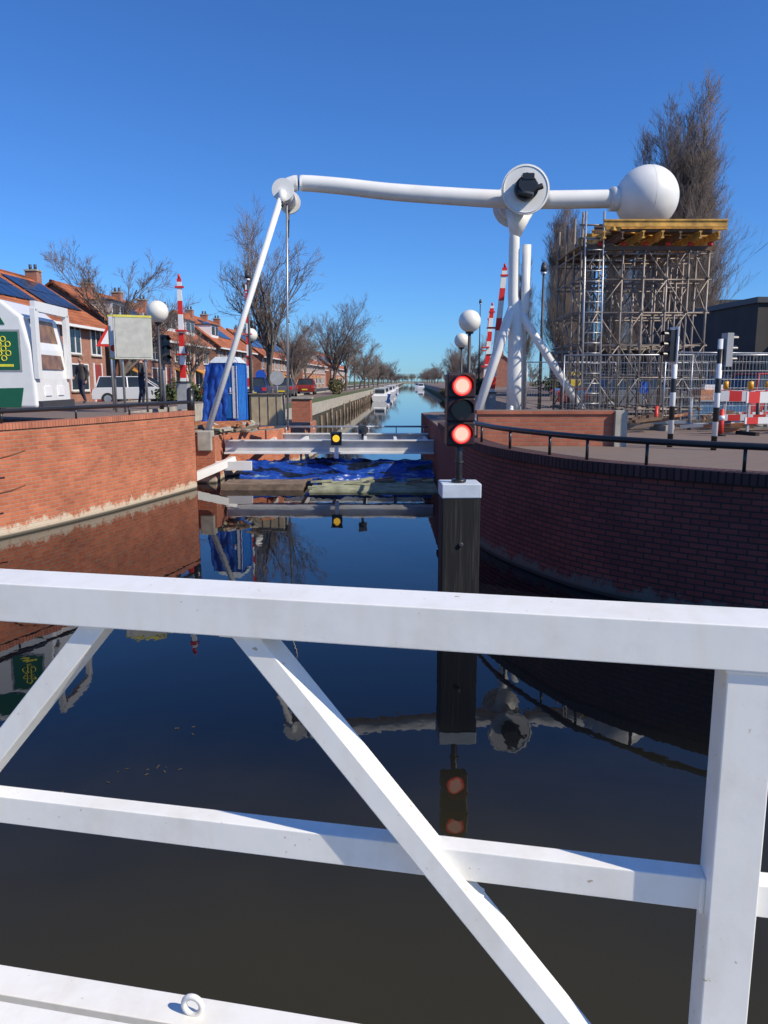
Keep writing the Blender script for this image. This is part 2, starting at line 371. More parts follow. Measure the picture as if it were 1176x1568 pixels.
mb = MB(); ASPH = mat("asphalt", (0.055,0.055,0.058), 0.9, var=0.2, scale=8); SR=.030
def strip(x0, x1, y0, y1, z, m, h=None):
    b = len(mb.v); mb.v += [(SR*y0+x0,y0,z),(SR*y0+x1,y0,z),(SR*y1+x1,y1,z),(SR*y1+x0,y1,z)]; mb.face([b,b+1,b+2,b+3], m)
strip(-15.5,-9.5,33.1,900,ZF+0.006,ASPH); strip(-9.3,-6.6,33.1,900,ZF+0.006,PAVE); strip(-18.4,-15.7,33.1,900,ZF+0.006,PAVE)
for xx in (-9.4,-15.6):
    b = len(mb.v)
    for y in (33.1,900):
        for (dx,z) in ((-0.08,ZF),(-0.08,ZF+0.12),(0.08,ZF+0.12),(0.08,ZF)): mb.v.append((SR*y+xx+dx,y,z))
    for k in range(3): mb.face([b+k,b+k+1,b+5+k,b+4+k], CONC)
mb.build("canal_road")
mb = MB(); rnd=random.Random(8)
for i in range(46):
    y=33+i*3.4; x=eL(y)+.12; mb.tube([(x,y,-.5),(x+rnd.uniform(-.04,.04),y,rnd.uniform(.5,1.1))],.075,7,WOOD)
mb.build("mooring_stakes")

# ------------------------------------------------------------------ handrails on the walls
def offset_line(pts, o):
    out = []
    for i, p in enumerate(pts):
        d = (pts[min(i+1,len(pts)-1)]-pts[max(i-1,0)]).normalized(); out.append(Vector((p.x+d.y*o, p.y-d.x*o)))
    return out
mb = MB(); ln = offset_line(Rc, -0.06)
mb.tube([(p.x,p.y,2.06) for p in ln[2:]], 0.042, 10, BLACK)
for i in range(4, len(ln), 5): mb.tube([(ln[i].x,ln[i].y,1.74),(ln[i].x,ln[i].y,2.05)], 0.022, 8, BLACK)
mb.build("wall_handrail")
mb = MB(); ln = offset_line(Lc, -0.12)
mb.tube([(p.x,p.y,2.27) for p in ln[:-1]]+[(ln[-1].x,ln[-1].y,2.25),(ln[-1].x,ln[-1].y+0.15,1.95)], 0.045, 10, BLACK)
for i in range(3, len(ln), 6): mb.tube([(ln[i].x,ln[i].y,2.04),(ln[i].x,ln[i].y,2.26)], 0.022, 8, BLACK)
mb.tube([(-5.05,20.3,1.9),(-5.05,20.3,2.55)], 0.1, 12, BLACK); mb.sphere((-5.05,20.3,2.55), 0.1, BLACK, 12, 6)
mb.build("wall_handrail")
mb = MB(); RUST = mat("rusty_steel", (0.16,0.06,0.03), 0.9)
mb.tube([(-7.2,13.4,1.35),(-6.5,13.3,1.52),(-6.3,13.5,1.6)], 0.014, 5, RUST); mb.tube([(-7.2,13.4,0.75),(-6.45,13.2,0.93),(-6.3,13.4,1.0)], 0.014, 5, RUST)
mb.build("rusty_rebar")

# ------------------------------------------------------------------ near bridge + railing
mb = MB()
RY = math.atan2(-0.1947, 0.9809)
mb.box(-3.2,3.0,0.0,0.14,2.2,2.3,WHITE)
mb.box(-3.2,0.74,0.06,0.115,1.595,1.675,WHITE); mb.box(0.84,3.0,0.06,0.115,1.595,1.675,WHITE)
mb.box(-3.2,3.0,0.02,0.12,0.95,1.09,WHITE)
mb.box(0.74,0.84,0.012,0.125,0.95,2.2,WHITE)
mb.box(-2.36,-2.26,0.012,0.125,0.95,2.2,WHITE)
def diag(s0,z0,s1,z1):
    p0 = Vector((s0,0.061,z0)); p1 = Vector((s1,0.061,z1)); d=(p1-p0).normalized()
    q = Vector((-d.z,0,d.x))
    mb.beam(p0, p1, 0.084, 0.056, WHITE, up=q)
diag(-0.36,2.215,0.585,1.08); diag(-0.73,2.215,-1.70,1.08)
diag(2.0,2.215,1.0,1.08)
mb.beam((0.14,0.088,1.60),(0.235,0.088,1.545),0.01,0.03,WHITE,up=(0,1,0))
mb.tube([(0.735,0.058,1.59),(0.735,0.058,1.68)],0.007,6,WHITE)
mb.tube([(0.845,0.058,1.59),(0.845,0.058,1.68)],0.007,6,WHITE)
mb.tube([(0.735,0.01,2.197),(0.845,0.01,2.197)],0.006,6,WHITE)
mb.tube([(-0.41,0.02,2.197),(-0.30,0.02,2.197)],0.006,6,WHITE)
mb.torus((-0.545,0.06,1.118),0.026,0.0085,WHITE)
rail = mb.build("bridge_railing", loc=(0,1.683,0), rot=RY, bevel=0.007, seg=3)
mb = MB()
mb.box(-22,22,-4,-0.15,0.85,1.15,mat("pale_bounce_deck",(0.38,0.33,0.26),.9)); mb.box(-22,22,-0.149,-0.08,0.8,1.17,WHITE)  # out-of-view deck, coloured pale to bounce sunlight onto the railing front
mb.build("bridge_deck", loc=(0,1.683,0), rot=RY)

# ------------------------------------------------------------------ shipping signal on timber post
def timber():
    m = bpy.data.materials.new("black_timber"); n,l,b = nodes_of(m)
    tc = n.new("ShaderNodeTexCoord"); mp = n.new("ShaderNodeMapping"); mp.inputs["Scale"].default_value=(22,22,1.0); l.new(tc.outputs["Object"],mp.inputs[0])
    ns = n.new("ShaderNodeTexNoise"); ns.inputs["Scale"].default_value=1.5; ns.inputs["Detail"].default_value=8; l.new(mp.outputs[0],ns.inputs["Vector"])
    cr = n.new("ShaderNodeValToRGB"); cr.color_ramp.elements[0].position=.5; cr.color_ramp.elements[0].color=(0.007,0.0068,0.0066,1); cr.color_ramp.elements[1].position=.82; cr.color_ramp.elements[1].color=(0.05,0.047,0.043,1)
    l.new(ns.outputs[0],cr.inputs[0]); l.new(cr.outputs[0],b.inputs["Base Color"]); b.inputs["Roughness"].default_value=.8
    bp=n.new("ShaderNodeBump"); bp.inputs["Strength"].default_value=.6; bp.inputs["Distance"].default_value=.01; l.new(ns.outputs[0],bp.inputs["Height"]); l.new(bp.outputs[0],b.inputs["Normal"])
    return m
TIMB = timber()
mb = MB(); mb.box(-0.225,0.225,-0.2,0.2,-1.2,1.45,TIMB); mb.box(-0.232,0.232,-0.21,0.21,1.45,1.62,mat("cap_white",(0.55,0.60,0.65),.5))
mb.tube([(0,-0.204,0.9),(0,-0.23,0.9)],0.03,8,DARK)
mb.build("mooring_post", loc=(0.9,9.1,0), rot=R(2), bevel=0.02)
L1 = mat("lens_red_core",(0.8,0.1,0.1),.3,var=0,emit=(1,0.52,0.40),estr=1.3)
L15 = mat("lens_red_mid",(0.8,0.1,0.1),.3,var=0,emit=(1,0.22,0.15),estr=1.15)
L2 = mat("lens_red_rim",(0.6,0.02,0.02),.3,var=0,emit=(1,0.02,0.01),estr=0.9)
LOFF = mat("lens_off",(0.03,0.012,0.014),.2)
RREF = mat("dark_red_housing",(0.028,0.010,0.012),.45)
def lamp(mb, x, y, z, r, on, core, rim, house):
    mb.tube([(x,y,z),(x,y-0.03,z)], r*1.13, 24, house)
    mb.tube([(x,y-0.031,z),(x,y-0.04,z)], r, 28, rim if on else LOFF)
    if on:
        mb.tube([(x,y-0.0405,z),(x,y-0.045,z)], r*0.86, 28, L15)
        mb.tube([(x,y-0.0455,z),(x,y-0.049,z)], r*0.68, 28, core)
    b=len(mb.v); K=14
    for k in range(K+1):
        t = math.pi*(-0.08)+math.pi*1.16*k/K
        for yy in (y-0.02, y-0.17 if 2<k<K-2 else y-0.11):
            mb.v.append((x+r*1.13*math.cos(t), yy, z+r*1.13*math.sin(t)))
    for k in range(K): mb.face([b+2*k,b+2*k+1,b+2*k+3,b+2*k+2], house, True)
mb = MB()
mb.tube([(0,0,1.6),(0,0,2.08)],0.04,12,BLACK); mb.tube([(0,0,1.62),(0,0,1.66)],0.09,12,BLACK); mb.tube([(0,0,1.85),(0,0,1.88)],0.055,12,BLACK)
for i in range(3): mb.box(-0.165,0.165,-0.09,0.09,2.065+i*0.275,2.065+i*0.275+0.268,RREF)
mb.box(-0.15,0.15,-0.07,0.07,2.05,2.9,RREF)
sig = empty("shipping_signal_light", loc=(0.885,9.05,0), rot=R(5))
mb.build("housing", bevel=0.02, parent=sig)
mb = MB()
for i,on in enumerate((True,False,True)): lamp(mb,0,-0.09,2.065+i*0.275+0.134,0.112,on,L1,L2,RREF)
mb.build("lamps", parent=sig)

Y1 = mat("lens_yellow",(0.8,0.4,0.02),.3,var=0,emit=(1,0.55,0.03),estr=1.1)
mb = MB(); mb.box(-0.15,0.15,-0.08,0.1,1.0,1.38,BLACK); mb.tube([(0,-0.08,1.2),(0,-0.11,1.2)],0.13,20,BLACK); mb.tube([(0,-0.111,1.2),(0,-0.125,1.2)],0.10,20,Y1)
mb.tube([(0,0.02,1.0),(0,0.02,0.62)],0.06,10,WHT); mb.box(-0.17,0.17,-0.2,-0.08,1.33,1.36,BLACK)
mb.build("yellow_signal_light", loc=(-1.36,22.0,0.0), bevel=0.008)
mb = MB(); mb.box(-0.12,0.12,-0.12,0.12,1.3,1.55,DARK); mb.tube([(0,0,1.1),(0,0,1.3)],0.04,8,DARK); mb.tube([(0,-0.12,1.43),(0,-0.15,1.43)],0.06,12,GLASS)
mb.build("surveillance_camera", loc=(-0.62,22.3,0.0), bevel=0.01)

# ------------------------------------------------------------------ drawbridge
YA = 23.7
db = empty("drawbridge")
mb = MB()
arm = catmull([(-3.04,YA,8.06),(-2.95,YA,8.30),(-2.72,YA,8.45),(-2.35,YA,8.49),(-1.2,YA,8.40),(0.2,YA,8.25),(2.1,YA,8.12),(3.4,YA,8.05),(4.6,YA,8.03),(6.9,YA,8.06)], 8)
rr = [0.20+0.055*min(1,i/60) for i in range(len(arm))]
mb.tube(arm, rr, 28, BRWHITE)
mb.tube([(6.60,YA,8.05),(6.95,YA,8.05)], 0.34, 28, BRWHITE)
mb.sphere((7.67,YA,8.08), 0.90, BRWHITE, 64, 40)
mb.torus((7.67,YA,8.08),0.899,0.006,BRWHITE,axis="X",n=64,k=6)
mb.tube([(-2.86,22.95,8.14),(-2.86,23.05,8.14)],0.31,32,BRWHITE); mb.tube([(-2.86,23.05,8.14),(-2.86,24.5,8.14)],0.22,24,BRWHITE); mb.tube([(-2.86,24.5,8.14),(-2.86,24.6,8.14)],0.33,32,BRWHITE)
for a,b_,r in ((22.7,22.8,0.67),(22.8,23.1,0.60),(23.1,24.4,0.40),(24.4,24.7,0.5),(24.7,24.8,0.64)):
    mb.tube([(3.96,a,8.09),(3.96,b_,8.09)], r, 48, BRWHITE)
mb.torus((3.96,22.70,8.09),0.62,0.02,BRWHITE,n=48,k=8)
mb.build("balance_arm", parent=db)
mb = MB()
mb.tube([(3.96,22.7,8.09),(3.96,22.5,8.09)],0.33,24,BLACK); mb.tube([(3.96,22.5,8.13),(3.96,22.3,8.13)],0.25,20,BLACK)
mb.box(3.80,4.12,22.28,22.6,8.25,8.42,BLACK); mb.tube([(4.05,22.45,8.0),(4.38,22.45,8.12)],0.08,12,BLACK); mb.tube([(3.7,22.4,7.95),(4.1,22.3,7.85)],0.07,10,DARK)
mb.torus((3.96,22.55,8.40),0.08,0.02,BLACK)
mb.build("drive_motor", parent=db, bevel=0.01)
mb = MB()
mb.tube([(-2.86,22.9,8.1),(-2.92,22.88,7.75)],0.10,14,BRWHITE)
mb.tube([(-2.9,22.88,7.9),(-5.10,21.7,1.0)],0.085,14,BRWHITE)
mb.tube([(-5.10,21.7,1.0),(-5.12,21.6,0.55)],0.10,12,BRWHITE)
mb.tube([(-2.84,YA,8.0),(-2.95,YA,1.32)],0.032,8,GALV)
mb.tube([(-2.9,24.5,7.9),(-2.93,24.4,7.1)],0.05,8,DARK)
mb.tube([(-2.92,22.80,7.75),(-2.92,22.98,7.75)],0.09,12,DARK)
mb.build("hanger_rods", parent=db)
mb = MB()
cx = 3.96
mb.tube([(cx+.02,YA,1.6),(cx+.02,YA,3.0),(cx-.02,YA,4.7),(cx-0.10,YA,5.3),(cx-0.12,YA,6.9),(cx-.10,YA,7.5)],[0.25,0.24,0.21,0.165,0.155,.14],28,BRWHITE)
mb.tube([(cx-0.10,YA,7.0),(cx,YA,7.7)],[0.15,0.40],24,BRWHITE)
mb.tube([(cx+0.08,YA,4.5),(cx+0.24,YA-.1,4.95),(cx+.24,YA-.1,6.75)],0.125,18,BRWHITE)
for bx,by,bz,br_ in ((2.65,22.5,1.7,.115),(6.05,22.7,1.6,.12),(3.0,26.0,1.6,.08),(4.75,26.4,1.6,.09)):
    mb.tube([(cx+0.06*(1 if bx>cx else -1),YA,5.15),(cx+0.24*(1 if bx>cx else -1),YA+(by-YA)*.12,4.6),(bx,by,bz)],[0.12,0.125,br_],16,BRWHITE)
    mb.tube([(bx,by,1.58),(bx,by,1.64)],0.2,16,BRWHITE)
mb.tube([(cx,YA,1.58),(cx,YA,1.66)],0.38,24,BRWHITE)
mb.build("tower", parent=db)
mb = MB()
SHG = mat("deck_web_shade",(0.50,0.51,0.52),.5,var=.2,scale=2)  # shade on the white girder webs, painted in as grey
for yy,zz in ((22.3,.74),(25.2,.85)):
    mb.box(-4.6,1.44,yy-0.12,yy+0.12,1.10,1.13,BRWHITE); mb.box(-4.6,1.44,yy-0.01,yy+0.03,zz+.05,1.10,SHG); mb.box(-4.6,1.44,yy-0.20,yy+0.12,zz,zz+.05,BRWHITE)
for i in range(7):
    x = -4.4+i*0.95; mb.box(x-0.05,x+0.05,22.34,25.16,0.88,1.05,BRWHITE)
mb.box(-4.9,-3.7,21.35,21.5,0.35,0.6,BRWHITE)
mb.beam((-5.3,20.6,0.18),(-4.2,21.6,0.62),0.16,0.22,BRWHITE)
mb.tube([(-4.2,25.3,1.34),(1.44,25.3,1.34)],.03,8,GALV)
for i in range(7): mb.tube([(-4.1+i*.9,25.3,1.12),(-4.1+i*.9,25.3,1.34)],.02,6,GALV)
mb.build("deck_frame", parent=db)
mb = MB(); mb.box(-5.15,-4.75,21.2,21.6,0.9,1.45,CONC); mb.build("concrete_block", bevel=0.03)

def tarp():
    m = bpy.data.materials.new("blue_tarpaulin"); n,l,b = nodes_of(m)
    tc=n.new("ShaderNodeTexCoord"); mp=n.new("ShaderNodeMapping"); mp.inputs["Scale"].default_value=(.7,2.2,2.2); mp.inputs["Rotation"].default_value=(0,0,.3); l.new(tc.outputs["Object"],mp.inputs[0])
    ns=n.new("ShaderNodeTexNoise"); ns.inputs["Scale"].default_value=1.5; ns.inputs["Detail"].default_value=5; l.new(mp.outputs[0],ns.inputs["Vector"])
    cr=n.new("ShaderNodeValToRGB"); el=cr.color_ramp.elements; el[0].position=.44; el[0].color=(0.006,0.010,0.022,1); el[1].position=.46; el[1].color=(0.008,0.045,0.27,1)
    x=el.new(.62); x.color=(0.010,0.06,0.33,1); x=el.new(.645); x.color=(0.16,0.26,0.36,1)
    l.new(ns.outputs[0],cr.inputs[0]); l.new(cr.outputs[0],b.inputs["Base Color"]); b.inputs["Roughness"].default_value=.36
    nx,ny=240,60; v=[];f=[]
    for j in range(ny+1):
        for i in range(nx+1):
            t=j/ny; x=-4.0+5.4*i/nx; y=20.95+1.5*t
            rg=1-abs(noise.noise(Vector((x*.9+y*1.5,y*2.2-x*.5,2)))*2); rg2=1-abs(noise.noise(Vector((x*2.4+y*2,y*4,7)))*2)
            z=0.08+0.44*t+0.09*noise.noise(Vector((x*.8,y*1.3,0)))+0.07*rg**3+0.045*rg2**3+.01*noise.noise(Vector((x*12,y*12,1)))
            z-= .10*math.exp(-((t-.5)/.2)**2)
            if j<3: z-=0.06*(3-j)
            y+=0.25*noise.noise(Vector((x*.9,y*1.0,5)))+.06*noise.noise(Vector((x*4,y*3,5)))
            v.append((x,y,z))
    for j in range(ny):
        for i in range(nx):
            a=j*(nx+1)+i; f.append((a,a+1,a+nx+2,a+nx+1))
    me=bpy.data.meshes.new("tarpaulin"); me.from_pydata(v,[],f); me.materials.append(m)
    for p in me.polygons: p.use_smooth = True
    ob=bpy.data.objects.new("blue_tarpaulin",me); scene.collection.objects.link(ob)
tarp()
mb = MB()
for i in range(9): mb.box(-4.25,-2.1,19.9+i*0.12,19.9+i*0.12+0.105,0.10,0.15,WOOD)
mb.box(-4.2,-4.0,19.9,20.95,-.1,0.10,WOOD); mb.box(-2.3,-2.15,19.9,20.95,-.1,0.10,WOOD); mb.box(-4.25,-2.1,19.88,19.92,-.05,0.15,WOOD)
mb.build("work_raft", rot=0)
mb = MB(); rnd=random.Random(3)
for i in range(9):
    y=19.5+i*0.18; mb.beam((-2.0+rnd.uniform(0,.4),y,.03+.006*i),(1.38,y+rnd.uniform(-.08,.08),.03+.006*i),.13,.06,PLANK)
for i in range(14):
    x=rnd.uniform(-2.4,1.0); y=rnd.uniform(20.2,21.1); a=rnd.uniform(-.5,.5); L=rnd.uniform(.3,.9); mb.beam((x,y,.12),(min(1.35,x+L*math.cos(a)),y+L*math.sin(a),.12+rnd.uniform(0,.08)),.1,.05,rnd.choice([PLANK,WOOD,PLANK]))
mb.build("floating_planks")

# ------------------------------------------------------------------ scaffold tower
random.seed(4)
mb = MB()
xs=[5.50,6.00,6.65,7.25,7.9,8.5,9.05]; ys=[22.3,23.2,24.2,25.2]
for x in xs:
    for y in ys:
        top = 6.55 if x>5.8 else 7.4
        mb.tube([(x,y,ZR),(x,y,top)],0.032,6,SCAF); mb.tube([(x,y,ZR),(x,y,ZR+0.02)],0.09,6,SCAF)
for z in (2.0,2.9,3.8,4.7,5.6,6.3):
    for y in ys: mb.tube([(5.40,y,z),(9.15,y,z)],0.026,6,SCAF)
    for x in xs: mb.tube([(x,22.2,z+0.05),(x,25.3,z+0.05)],0.026,6,SCAF)
for y in (22.27,25.23,23.7):
    for i in range(len(xs)-1):
        for k,z in enumerate((2.0,2.9,3.8,4.7,5.6)):
            if (i+k)%2==0: mb.tube([(xs[i],y,z),(xs[i+1],y,z+0.9)],0.02,5,SCAF)
            elif random.random()<.6: mb.tube([(xs[i+1],y,z),(xs[i],y,z+0.9)],0.02,5,SCAF)
for x in xs[::2]:
    for j in range(len(ys)-1):
        for k,z in enumerate((2.0,2.9,3.8,4.7)):
            if (j+k)%2: mb.tube([(x,ys[j],z),(x,ys[j+1],z+0.9)],0.02,5,SCAF)
mb.tube([(5.40,22.25,7.05),(6.15,22.25,7.05)],0.025,6,SCAF); mb.tube([(5.40,22.25,6.7),(6.15,22.25,6.7)],0.025,6,SCAF)
for x in (5.60,6.10): mb.tube([(x,22.0,1.6),(x-.05,22.2,7.4)],0.03,6,GALV)
for k in range(18): mb.tube([(5.60,22.0+.01*k,1.9+.28*k),(6.08,22.0+.01*k,1.9+.28*k)],0.018,5,GALV)
sc = empty("scaffold_tower"); mb.build("frame", parent=sc)
mb = MB(); DKW = mat("dark_beam",(0.12,0.07,0.04),.7,var=.4)
def hbeam(p0,p1,m=None,h=.2):
    p0=Vector(p0);p1=Vector(p1); m=m or YELLOWT; up=Vector((0,0,h/2-.02))
    mb.beam(p0,p1,.027,h-.08,m); mb.beam(p0+up,p1+up,.08,.04,m); mb.beam(p0-up,p1-up,.08,.04,m)
for i in range(7):
    x=5.98+i*0.52; hbeam((x,21.75+random.random()*.2,6.72),(x,25.6,6.72),YELLOWT if i%3!=1 else DKW)
for i,y in enumerate((21.95,22.35,22.9,23.4,24.0,24.6,25.1)):
    x0=5.85+random.random()*.3; hbeam((x0,y,7.04),(x0+3.35,y+random.uniform(-.05,.05),7.04),YELLOWT if i!=2 else DKW)
    mb.box(x0+.2,x0+3.0,y+.12,y+.20,6.84,6.92,DKW)
for i in range(3): mb.beam((6.2+i*.5,21.9+i*.3,6.90),(7.5+i*.8,23.0+i*.5,6.90),.1,.1,YELLOWT)
for y in (22.25,23.7,25.0): mb.box(5.45,9.2,y,y+0.1,6.38,6.5,DKW)
mb.box(5.45,6.4,22.3,25.2,6.52,6.56,WOOD)
mb.box(7.3,8.1,23.3,24.1,7.16,7.24,DKW)
mb.build("timber_beams", parent=sc)
mb = MB()
for x in xs[1:]: mb.tube([(x,22.3,6.5),(x,22.3,6.6)],0.07,6,RED)
mb.build("jack_heads", parent=sc)

# ------------------------------------------------------------------ low brick wall, piers
pw=empty("brick_parapet_wall")
mb = MB(); mb.box(1.75,4.3,14.4,14.65,ZR-.05,2.2,BRICK_P); mb.build("wall",parent=pw)
mb = MB(); mb.box(1.72,4.28,14.37,14.68,2.2,2.27,BRICK_P); mb.box(4.28,4.5,14.3,14.75,ZR-.05,2.26,CONC); mb.build("coping",parent=pw)
mb = MB(); mb.box(-3.45,-2.75,29.0,29.7,1.25,2.15,BRICK_P); mb.box(-3.5,-2.7,28.95,29.75,2.15,2.22,CONC); mb.build("brick_pier")
mb = MB(); mb.box(-4.6,-3.5,26.6,27.5,1.3,2.35,mat("beige_panel",(0.42,0.34,0.22),.7,var=.15)); mb.box(-5.1,-4.63,26.7,27.2,1.3,2.45,DARK); mb.box(-4.65,-3.45,26.55,27.55,2.352,2.39,WOOD)
for i in range(4): mb.box(-4.55+i*.29,-4.53+i*.29,26.575,26.599,1.32,2.33,WOOD)
mb.build("equipment_cabinet", bevel=0.01)

mb = MB(); ORW = mat("orange_planks",(0.50,0.19,0.08),.7,var=.4)
for i in range(90):
    x=-6.4+random.random()*2.6; y=21.7+random.random()*3; z=ZP+0.03+random.random()*.16; a=random.random()*3; L=.1+random.random()*.45
    mb.beam((x,y,z),(x+L*math.cos(a),y+L*math.sin(a),z+random.random()*.12),.1,.06,random.choice([ORW,WOOD,CONC,BRICK_P,PLANK]))
for i in range(5): mb.beam((-6.2+.1*i,22.0+.3*i,ZP+.12+.04*i),(-4.6+.1*i,22.1+.33*i,ZP+.14+.04*i),.2,.04,ORW)
mb.build("rubble_pile")

# ------------------------------------------------------------------ portable toilet with tarp
mb = MB()
mb.box(-0.56,0.56,-0.56,0.56,0.12,2.0,BLUE); mb.box(-0.6,0.6,-0.6,0.6,0,0.12,DARK)
for s in (-1,1):
    for t in (-1,1): mb.box(s*0.56-.05,s*0.56+.05,t*0.56-.05,t*0.56+.05,0.12,2.02,BLUE)
mb.box(-0.42,0.42,-0.585,-0.562,0.2,1.95,mat("blue_door",(0.03,0.2,0.6),.4)); mb.box(-0.42,0.42,-0.60,-0.587,1.0,1.03,WHT); mb.box(0.28,0.34,-.62,-.587,1.05,1.2,WHT)
for i in range(6): mb.box(0.562,0.575,-0.45+i*.16,-0.38+i*.16,0.3,1.6,mat("blue_door",(0,0,0)))
mb.hexa([(-.62,-.62,2.0),(.62,-.62,2.0),(.62,.62,2.0),(-.62,.62,2.0),(-.4,-.4,2.2),(.4,-.4,2.2),(.4,.4,2.2),(-.4,.4,2.2)],LBLUE)
mb.box(0.4,0.62,-0.61,-0.588,0.2,1.9,WHT)
t_ = mb.build("portable_toilet", loc=(-4.98,25.0,ZP+.15), rot=R(-10), bevel=0.02); t_.scale=(.74,.78,.96)
v=[];f=[]; nx,ny=40,48
for j in range(ny+1):
    for i in range(nx+1):
        u_=i/nx; w_=j/ny
        x=-0.72+1.08*u_; z=1.95-1.9*w_; y=-0.70-0.05*abs(math.sin(u_*11+w_*1.5+math.sin(w_*5)))-.16*w_**2+0.10*noise.noise(Vector((u_*3,w_*4,0)))+.04*noise.noise(Vector((u_*8,w_*9,2)))
        v.append((x-.18*w_+.06*noise.noise(Vector((0,w_*6,3))),min(y,-.63),z))
for j in range(ny):
    for i in range(nx): a=j*(nx+1)+i; f.append((a,a+1,a+nx+2,a+nx+1))
me=bpy.data.meshes.new("toilet_tarp"); me.from_pydata(v,[],f); me.materials.append(mat("tarp_blue",(0.012,0.07,0.36),.4,var=.05)); [setattr(p,'use_smooth',True) for p in me.polygons]
ob=bpy.data.objects.new("hung_tarp",me); scene.collection.objects.link(ob); ob.parent=t_

# ------------------------------------------------------------------ street furniture
def globe_lamp(x,y,z0,z,r):
    mb=MB(); mb.tube([(0,0,0),(0,0,.5),(0,0,z-z0-r*.9)],[.07,.05,.04],10,DARK); mb.tube([(0,0,z-z0-r*1.12),(0,0,z-z0-r*.8)],[.09,.12],14,DARK)
    mb.sphere((0,0,z-z0),r,mat("opal_globe",(0.78,0.76,0.68),.3,var=.06,scale=3),28,18); mb.build("globe_street_lamp",loc=(x,y,z0))
globe_lamp(-6.87,24,ZL,4.88,.33); globe_lamp(-6.42,38,ZF,5.0,.32); globe_lamp(2.17,20,ZR,4.30,.28); globe_lamp(2.96,30,ZR,4.33,.28)
RW = stripe_mat("red_white_bands",(0.7,0.03,0.02),(0.8,0.8,0.78),0.95,duty=.42)
def barrier(x,y,z0,h,lean=0.0,wd=.085):
    mb=MB(); mb.box(-.16,.16,-.2,.2,0,.8,GREY); mb.box(-.18,.18,-.22,.22,.8,.85,DARK)
    mb.hexa([(-wd,-.04,.5),(wd,-.04,.5),(wd,.04,.5),(-wd,.04,.5),(-wd*.75+lean,-.03,h),(wd*.75+lean,-.03,h),(wd*.75+lean,.03,h),(-wd*.75+lean,.03,h)],RW)
    mb.box(lean-.13,lean+.13,-.05,.05,h-.28,h-.22,RED); mb.tube([(lean,0,h),(lean,0,h+.12)],.04,8,RED)
    mb.box(-.16,.16,-.1,.1,h*.42,h*.42+.05,RED); mb.box(-.16,.16,-.1,.1,h*.6,h*.6+.05,RED)
    mb.build("barrier_boom",loc=(x,y,z0))
barrier(-6.17,24,ZL,3.9); barrier(-6.2,36,ZF,5.5,wd=.1); barrier(3.55,26,ZR,4.85,.38,wd=.11); barrier(4.25,33,ZR,4.3,.25,wd=.11); barrier(4.9,38,ZR,4.4,.2,wd=.11)

mb=MB(); mb.box(-.5,.5,-.04,.04,1.45,2.6,mat("board_back",(0.50,0.50,0.42),.5)); mb.box(-.46,.46,-.052,-.042,1.5,2.55,mat("board_face",(0.46,0.46,0.41),.5,var=.12))
mb.box(-.5,.5,-.06,-.041,2.56,2.62,mat("board_yel",(0.6,0.55,0.1),.5)); mb.tube([(-.3,.06,0),(-.3,.06,2.7)],.035,8,GALV); mb.tube([(.3,.06,0),(.3,.06,2.7)],.035,8,GALV)
mb.build("information_board",loc=(-6.85,21.5,ZL),rot=R(25))
mb=MB(); mb.box(-.13,.13,-.03,.03,1.45,2.65,mat("board_yel",(0,0,0))); mb.box(-.1,.1,-.045,-.031,1.5,2.6,WHT); mb.tube([(-.05,.05,0),(-.05,.05,2.7)],.035,8,GALV)
mb.tube([(0,-.046,1.75),(0,-.055,1.75)],.09,16,RED)
mb.build("notice_board",loc=(-7.45,21.7,ZL))
mb=MB(); mb.tube([(0,0,0),(0,0,2.6)],.03,8,GALV)
mb.prism([(-.4,1.85),(.4,1.85),(0,2.55)],-.05,-.035,RED); mb.prism([(-.27,1.92),(.27,1.92),(0,2.40)],-.058,-.051,WHT)
mb.box(-.03,.03,-.064,-.059,2.0,2.25,BLACK)
mb.build("warning_sign",loc=(-8.0,23,ZL),rot=R(20))
def round_sign(x,y,z0,z,r,cols,rot=0,name="round_traffic_sign"):
    mb=MB(); mb.tube([(0,0,0),(0,0,z-z0+r)],.03,8,GALV); mb.tube([(0,-.035,z-z0),(0,-.045,z-z0)],r,24,cols[0])
    if len(cols)>1: mb.tube([(0,-.046,z-z0),(0,-.052,z-z0)],r*.78,24,cols[1])
    mb.build(name,loc=(x,y,z0),rot=rot)
round_sign(-4.8,35,ZF,2.95,.32,[GREY],0.2); round_sign(-9,45,ZF,3.3,.35,[RED,WHT]); round_sign(-8.2,52,ZF,3.2,.35,[mat("sign_blue",(0.02,.1,.5),.4)])
round_sign(7.6,31,ZR,2.9,.3,[mat("sign_yellow",(.7,.5,.02),.4)]); round_sign(8.3,24.9,ZR,2.6,.2,[mat("sign_blue",(0,0,0))])
BW = stripe_mat("black_white_bands",(0.02,.02,.02),(0.75,.75,.73),0.5)
def traffic_light(x,y,z0,ztop,rot,pole=None,k=1.0,back=True,body=BLACK,name="traffic_light"):
    e=empty(name,loc=(x,y,z0),rot=rot); mb=MB(); h=ztop-z0
    mb.tube([(0,.06,0),(0,.06,h-.1)],.05,12,pole or GREY); mb.build("pole",parent=e)
    mb=MB()
    mb.box(-.15*k,.15*k,-.2*k,0,h-.95*k,h,body)
    if back: mb.box(-.22*k,.22*k,.002,.015,h-1.03*k,h+.07*k,WHT)
    for i in range(3):
        z=h-(.16+i*.3)*k; mb.tube([(0,-.2*k,z),(0,-.21*k,z)],.1*k,16,LOFF)
        b=len(mb.v)
        for q in range(11):
            t=math.pi*q/10
            for yy in (-.2*k,-.38*k): mb.v.append((.115*k*math.cos(t),yy,z+.115*k*math.sin(t)))
        for q in range(10): mb.face([b+2*q,b+2*q+1,b+2*q+3,b+2*q+2],BLACK,True)
    mb.build("head",parent=e,bevel=.01)
